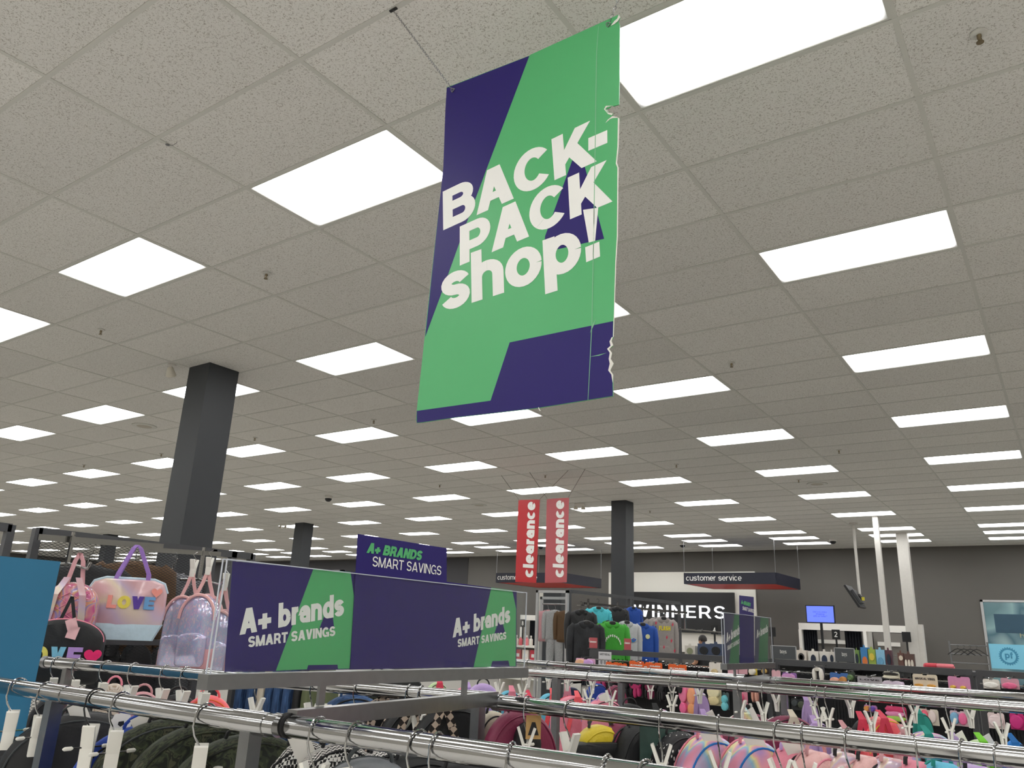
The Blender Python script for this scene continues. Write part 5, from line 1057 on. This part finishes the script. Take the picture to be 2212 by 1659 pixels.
for (px, py, lb, c) in ((2015,1432,'folded red fabric lying on the fixture at the right','#c23a48'),(2040,1434,'folded pink fabric beside the red one','#d8707a')):
    P = ony(px, py, 9.5); t = thing('folded_fabric', lb, 'fabric', (P.x, 9.5, 1.40), .3)
    MB().loft([(.07*math.cos(R_(a)), .03+.03*math.sin(R_(a))) for a in range(0, 360, 20)], .16, wob=.01).build('fold', fab('cloth_'+c.strip('#'), c), t, True); MB().loft([(.055*math.cos(R_(a))+.02, .02+.02*math.sin(R_(a))) for a in range(0, 360, 20)], .17, wob=.01).build('fold', fab('cloth_'+c.strip('#'), c), t, True)
t = thing('low_table', 'grey low display table under the folded fabrics', 'table', (ony(2027, 1435, 9.5).x, 9.5, 0)); MB().box((-.35, -.25, 1.36), (.35, .25, 1.40)).build('top', DGREY, t)
for sx in (-.32, .32): MB().box((sx-.02, -.22, 0), (sx+.02, .22, 1.36)).build('leg_panel', DGREY, t)
# --- cosmetics shelf left of the mirror
t = thing('cosmetics_shelf', 'white shelf unit with pink and red bottles left of the mirror', 'shelf', (-7.2, 11.1, 0))
for z in (1.16, 1.385, .9, .6): MB().box((-.55, -.2, z-.03), (.75, .2, z)).build('shelf_board', WHITE_P, t)
for x in (-.55, .72): MB().box((x, -.2, 0), (x+.03, .2, 1.385)).build('upright', WHITE_P, t)
MB().box((-.55, .18, 0), (.75, .2, 1.385)).build('back_panel', WHITE_P, t)
random.seed(9)
bot = MB().lathe([(.028, 0), (.03, .01), (.03, .09), (.022, .105), (.010, .11), (.010, .13)], n=12).mesh('bottle_body', True); capm = MB().lathe([(.013, .125), (.013, .15), (.004, .153)], n=10).mesh('cap', True)
BL = ['#e8e2da','#d9d2c4','#d3495a','#e07f86','#d8d5cc','#c93a4a','#e9b0a8','#e3ded6','#d95a66','#efe9df']
for i in range(10):
    t = thing('bottle', '%s bottle from the left on the upper cosmetics shelf' % ordn(i+1), 'bottle', (-7.62+i*.10, 11.0+.03*(i % 2), 1.385), 0, 'bottles on the cosmetics shelf')
    obj('bottle_body', bot, cardm(BL[i]), t); obj('cap', capm, PLASTW, t)
for i in range(7):
    t = thing('gift_pack', '%s red and pink gift pack from the left on the lower cosmetics shelf' % ordn(i+1), 'box', (-7.6+i*.15, 11.0, 1.16), 0, 'gift packs on the cosmetics shelf')
    MB().box((-.06, -.03, 0), (.06, .03, .16)).build('carton', cardm(['#e3b9b6','#c02f3e','#e8dfd6','#c9384a','#d8a4a4','#b92c3c','#e6cfc8'][i]), t); MB().box((-.035, -.032, .05), (.035, -.03, .1)).build('print', LETTERW, t)
# ------------------------------------------------------------------ checkouts
BLK = mat('matte_black_metal', '#1a1b1d', .5, .2)
for (px, py, num, lb) in ((1123,1338,'8','black checkout post with the number 8 left of the mirror'),(1536,1351,'4','black checkout post with the number 4 near the wall sign'),(1798,1360,'2','black checkout post with the number 2 beside the blue screen'),(1660,1355,None,'blank black checkout post left of the blue screen'),(1950,1365,None,'blank black checkout post beside the white column')):
    P = ony(px+7, py, 20.5); t = thing('checkout_post', lb, 'sign', (P.x, 20.5, 0), 0, 'checkout number posts')
    MB().box((-.09, -.015, P.z-.22), (.09, .015, P.z)).build('number_panel', BLK, t); MB().box((-.018, -.018, .02), (.018, .018, P.z-.2)).build('pole', BLK, t); MB().lathe([(.16, 0), (.16, .015), (.03, .025)], n=18).build('base', BLK, t, True)
    if num: lettering('lettering', num, (-.035, -.015, P.z-.17), (.07, 0, 0), (0, 0, .12), (0,-1,0), LETTERW, t, .16, .05, .004)
A, B = ony(1740, 1307, 19.), ony(1805, 1347, 19.)
t = thing('display_screen', 'glowing periwinkle blue screen on a black pole', 'monitor', ((A.x+B.x)/2, 19., 0))
w, h = (B.x-A.x)/2, A.z-B.z; zt = A.z
MB().box((-w, -.02, zt-h), (w, .03, zt)).build('housing', BLK, t)
MB().box((-w+.02, -.024, zt-h+.02), (w-.02, -.02, zt-.02)).build('screen', mat('lit_screen', '#5a6fe0', .3, emit=('#6f86ff', .75)), t)
MB().box((-.025, 0, .02), (.025, .04, zt-h)).build('pole', BLK, t); MB().lathe([(.2, 0), (.2, .02), (.03, .03)], n=18).build('base', BLK, t, True)
TXB = mat('screen_text', '#4553b8', .4, emit=('#4657c8', .55))
for i, s in enumerate(('Did you enjoy', 'shopping', 'with us today?')): lettering('lettering', s, (-.15+.03*(i == 1)*2, -.024, zt-.16-.045*i), (.30-.12*(i == 1), 0, 0), (0, 0, .032), (0,-1,0), TXB, t, .13, .08, .004)
WHT = mat('white_laminate', '#e9e7e1', .5, var=.02); CURT = mat('black_curtain', '#1c1e26', .8)
def portal(x0, x1, lb, posts, curtains, inner=True):
    t = thing('fitting_booth', lb, 'booth', ((x0+x1)/2, 23.2, 0)); zt = 2.13
    W(MB().box((x0, 22.95, zt-.17), (x1, 23.05, zt)).build('fascia', WHT, t))
    for x in posts: W(MB().box((x-.04, 22.95, 0), (x+.04, 23.7, zt-.17)).build('side_wall', WHT, t))
    for (c0, c1) in curtains:
        pts = [(c0+(c1-c0)*i/24, 23.1+.045*math.sin(i*1.55)) for i in range(25)]; mb = MB()
        mb.add([(a, b, .05) for a, b in pts]+[(a, b, zt-.17) for a, b in pts], [(i, i+1, i+26, i+25) for i in range(24)]); W(mb.build('curtain', CURT, t, True))
    if inner:
        W(MB().box((x0+.1, 23.66, .2), (x1-.1, 23.72, 1.95)).build('back_board', mat('booth_back', '#7d7974', .7), t)); W(MB().box((x0+.2, 23.60, 1.62), (x1-.5, 23.66, 1.72)).build('ledge', WHT, t)); W(MB().tube([(x0+.2, 23.4, 1.4), (x1-.4, 23.4, 1.4)], .015, 8).build('rod', CHROME, t, True))
portal(-6.30, -4.65, 'white framed booth with black curtains beside the blue screen', (-6.27,), ((-6.22, -5.85), (-5.15, -4.72)))
portal(-4.65, -3.4, 'white framed booth without curtains beside the white column', (-4.62, -3.43), ())
P = ony(1126, 1329, 23.); portal(P.x, P.x+3.0, 'white framed booth with black curtain left of the mirror', (P.x+.04, P.x+2.95), ((P.x+.3, P.x+.9), (P.x+1.9, P.x+2.6)))
# poles and the tilted screen
struct('trim_1', mat('white_pole_paint', '#cfccc6', .5), MB().box((-3.235, 17.83, 0), (-3.13, 17.94, HC)), 'thin white service pole at the right')
struct('trim_2', MATS['white_pole_paint'], MB().box((-3.27, 20.68, 0), (-3.03, 20.9, HC)).box((-3.03, 20.7, 0), (-2.92, 20.9, 2.12)), 'thicker white service column at the right')
T = onz(1843, 1130, HC); e = ony(1862, 1290, T.y)
t = thing('hanging_screen', 'black screen hung tilted from a white pole, seen edge-on', 'monitor', (T.x, T.y, e.z))
W(MB().tube([(T.x, T.y, HC), (T.x, T.y, e.z+.05), (e.x, T.y, e.z-.05)], .03, 10).build('pole', MATS['white_pole_paint'], t, True)); W(MB().lathe([(.09, 0), (.09, -.03), (.03, -.05)], (T.x, T.y, HC), 14).build('ceiling_flange', MATS['white_pole_paint'], t, True))
a, b = ony(1831, 1266, T.y-.1), ony(1863, 1313, T.y-.1)
W(MB().bar(a, b, .62, .045, (.8, 0, .55)).build('panel', BLK, t)); d = (b-a); nn = Vector((-d.z, 0, d.x)).normalized()
if nn.x < 0: nn = -nn
W(MB().bar(a+d*.25+nn*.05, a+d*.85+nn*.05, .3, .05, (.8, 0, .55)).build('back_housing', DGREY, t)); W(MB().bar(a+d*.5+nn*.09, Vector((e.x, T.y, e.z-.05)), .05, .05).build('bracket', DGREY, t)); W(MB().box(*box_c(a+d*.72+nn*.12, .05, .05, .07)).build('label', fab('yellow_sticker', '#d8cc3a'), t))
# window
wn = struct('window_1', SIL, MB().box((-1.96, YB-.05, .3), (-1.90, YB-.001, 2.84)).box((-1.96, YB-.05, 2.79), (.6, YB-.001, 2.84)).box((.55, YB-.05, .3), (.6, YB-.001, 2.84)).box((-1.96, YB-.05, .3), (.6, YB-.001, .35)), 'window with blue poster at the right edge of the back wall')
gl = ramp_mat('shop_window_view', [(.3, '#5f7f86'), (.5, '#86a6aa'), (.62, '#4f6f7c'), (.75, '#9ab4b6')], .08, scale=1.2, detail=1)
MB().box((-1.90, YB-.03, .35), (.55, YB-.004, 2.79)).build('pane', gl, wn)
MB().box((-1.90, YB-.035, 1.2), (.55, YB-.03, 1.78)).build('poster', mat('light_blue_poster', '#7cc4de', .4, var=.02), wn); MB().box((-1.7, YB-.035, 2.05), (-1.0, YB-.03, 2.5)).build('poster', mat('dark_teal_poster', '#2c4d60', .4, var=.15, scale=4), wn)
gc = (-1.50, 1.50); gear = []
for i in range(24):
    for j, rr in ((0, .215), (1, .215), (2, .19), (3, .19)): a = R_(360*(i+j*.25)/24); gear.append((gc[0]+rr*math.cos(a), gc[1]+rr*math.sin(a)))
PT = mat('poster_teal', '#3c86a8', .5); MB().prism(gear, lambda a, b, d: (a, YB-.036-d, b), .001).build('emblem', PT, wn); MB().prism([(gc[0]+.15*math.cos(R_(a)), gc[1]+.15*math.sin(R_(a))) for a in range(0, 360, 12)], lambda a, b, d: (a, YB-.038-d, b), .001).build('emblem', MATS['light_blue_poster'], wn)
lettering('lettering', 'pf', (gc[0]-.08, YB-.04, gc[1]-.05), (.17, 0, 0), (0, 0, .15), (0,-1,0), PT, wn, .2, .05, .003); lettering('lettering', 'hydro', (-1.2, YB-.04, 1.95), (.5, 0, 0), (0, 0, .1), (0,-1,0), mat('poster_gold', '#9a9a7a', .5), wn, .14, .08, .003)
# hanger return rack
t = thing('hanger_rack', 'grey tubular return rack with black hangers beside the window', 'rack', (-2.0, 20., 0))
for x in (-.33, .38): MB().tube([(x, 0, .03), (x, 0, 1.78)], .018, 8).build('post', STEEL, t, True)
for z in (1.70, 1.52, 1.34, 1.16): MB().tube([(-.33, 0, z), (.38, 0, z)], .014, 8).build('rail', STEEL, t, True)
MB().box((-.36, -.25, 0), (-.30, .25, .04)).box((.35, -.25, 0), (.41, .25, .04)).build('foot', STEEL, t)
hg = MB().tube([(-.2, 0, -.14), (-.05, 0, -.03), (0, 0, -.015), (.05, 0, -.03), (.2, 0, -.14)], .009, 6).tube([(0, 0, -.02), (0, 0, .02), (.015, 0, .03), (.02, 0, .045), (0, 0, .058), (-.015, 0, .045)], .003, 6).mesh('hanger_body', True)
for i in range(4): tag(obj('coat_hanger', hg, BLK, None), '%s black plastic hanger from the left on the return rack' % ordn(i+1), 'hanger', 'hangers on the return rack').location = (-2.18+i*.12, 19.97-.02*i, 1.64)
# ------------------------------------------------------------------ person at the till: dark hair, black shirt, standing side-on
def person(P, rz, lb):
    t = thing('person', lb, 'person', P, rz)
    V = [(0,0,.92),(0,0,1.08),(0,0,1.28),(0,.0,1.40),(0,.01,1.47),(0,.012,1.56),(0,.008,1.62)]; E = [(i, i+1) for i in range(6)]; Rd = [.13,.115,.135,.10,.05,.078,.055]
    def add(base, pts, rad):
        k = base
        for p, r in zip(pts, rad): V.append(p); Rd.append(r); E.append((k, len(V)-1)); k = len(V)-1
        return k
    for s in (-1, 1):
        add(0, [(s*.09,0,.88),(s*.10,.01,.50),(s*.10,-.01,.10),(s*.10,.0,.05),(s*.11,.14,.035)], [.095,.062,.045,.04,.035])
        k = add(3, [(s*.10,0,1.38),(s*.19,0,1.35),(s*.23,.02,1.10),(s*.19,.22,1.02),(s*.185,.28,1.015),(s*.18,.33,1.01)], [.07,.058,.045,.035,.026,.026])
        for j in range(4): add(k, [(s*(.155+.02*j),.38,1.005),(s*(.155+.02*j),.412-.004*abs(j-1),.99)], [.0095,.008])
        add(k-1, [(s*.145,.315,1.0),(s*.132,.345,.99)], [.011,.009])
    me = bpy.data.meshes.new('body'); me.from_pydata(V, E, []); o = obj('body', me, mat('skin', '#b98a6c', .55, var=.05), t)
    md = o.modifiers.new('skin', 'SKIN'); me.skin_vertices[0].data[0].use_root = True
    for i, r in enumerate(Rd): me.skin_vertices[0].data[i].radius = (r, r*.9)
    o.modifiers.new('sub', 'SUBSURF').levels = 2
    hd = MB().lathe([(.02,1.685),(.06,1.67),(.088,1.62),(.092,1.565),(.07,1.55)], (0, -.005, 0), 16); hd.build('hair', mat('dark_hair', '#171310', .6), t, True)
    MB().lathe([(.004,1.50),(.04,1.475),(.066,1.52),(.074,1.57),(.07,1.61),(.03,1.66)], (0, .018, 0), 16).build('face', MATS['skin'], t, True)
    MB().lathe([(.006,0),(.012,.01),(.004,.035)], (0, .094, 1.545), 8).build('nose', MATS['skin'], t, True)
    for s in (-1, 1): MB().lathe([(.002,-.008),(.009,0),(.002,.008)], (s*.028, .083, 1.575), 8).build('eye', BLK, t, True); MB().lathe([(.006,-.03),(.014,0),(.006,.03)], (s*.08, .0, 1.56), 8).build('ear', MATS['skin'], t, True)
    MB().box((-.022, .083, 1.508), (.022, .09, 1.514)).build('mouth', mat('lips', '#8f5a50', .5), t)
    MB().loft([(y, z) for y, z in dens([(-.165,.86),(.165,.86),(.17,1.1),(.2,1.34),(.15,1.42),(.06,1.455),(-.06,1.455),(-.15,1.42),(-.2,1.34),(-.17,1.1)], 2)], .26).build('shirt', FB['black'], t, True).rotation_euler = (0, 0, math.pi/2)
    for s in (-1, 1):
        MB().tube([(s*.15,0,1.38),(s*.2,0,1.33),(s*.225,.015,1.16)], [.075,.072,.062], 10).build('sleeve', FB['black'], t, True)
        MB().tube([(s*.09,0,.95),(s*.095,.005,.85),(s*.10,.01,.5),(s*.10,-.005,.08)], [.10,.105,.078,.06], 12).build('trouser_leg', FB['navy'], t, True); MB().loft([(.05*math.cos(R_(a))*1.0, .035+.035*math.sin(R_(a))) for a in range(0, 360, 24)], .26).build('shoe', BLK, t, True)
        o = t.children[-1]; o.location = (s*.10, .06, 0); o.rotation_euler = (0, 0, math.pi/2)
person((-6.72, 17.0, 0), R_(75), 'person with short dark hair and black shirt at the tills, head just visible')
t = thing('checkout_desk', 'white checkout desk behind the clothes gondola', 'desk', (-6.7, 16.2, 0)); MB().box((-1.3, -.3, 1.0), (1.3, .3, 1.05)).build('counter_top', WHT, t); MB().box((-1.25, -.25, 0), (1.25, .25, 1.0)).build('body', DGREY, t); MB().box((-1.25, -.26, .1), (1.25, -.25, .9)).build('front_panel', WHT, t)
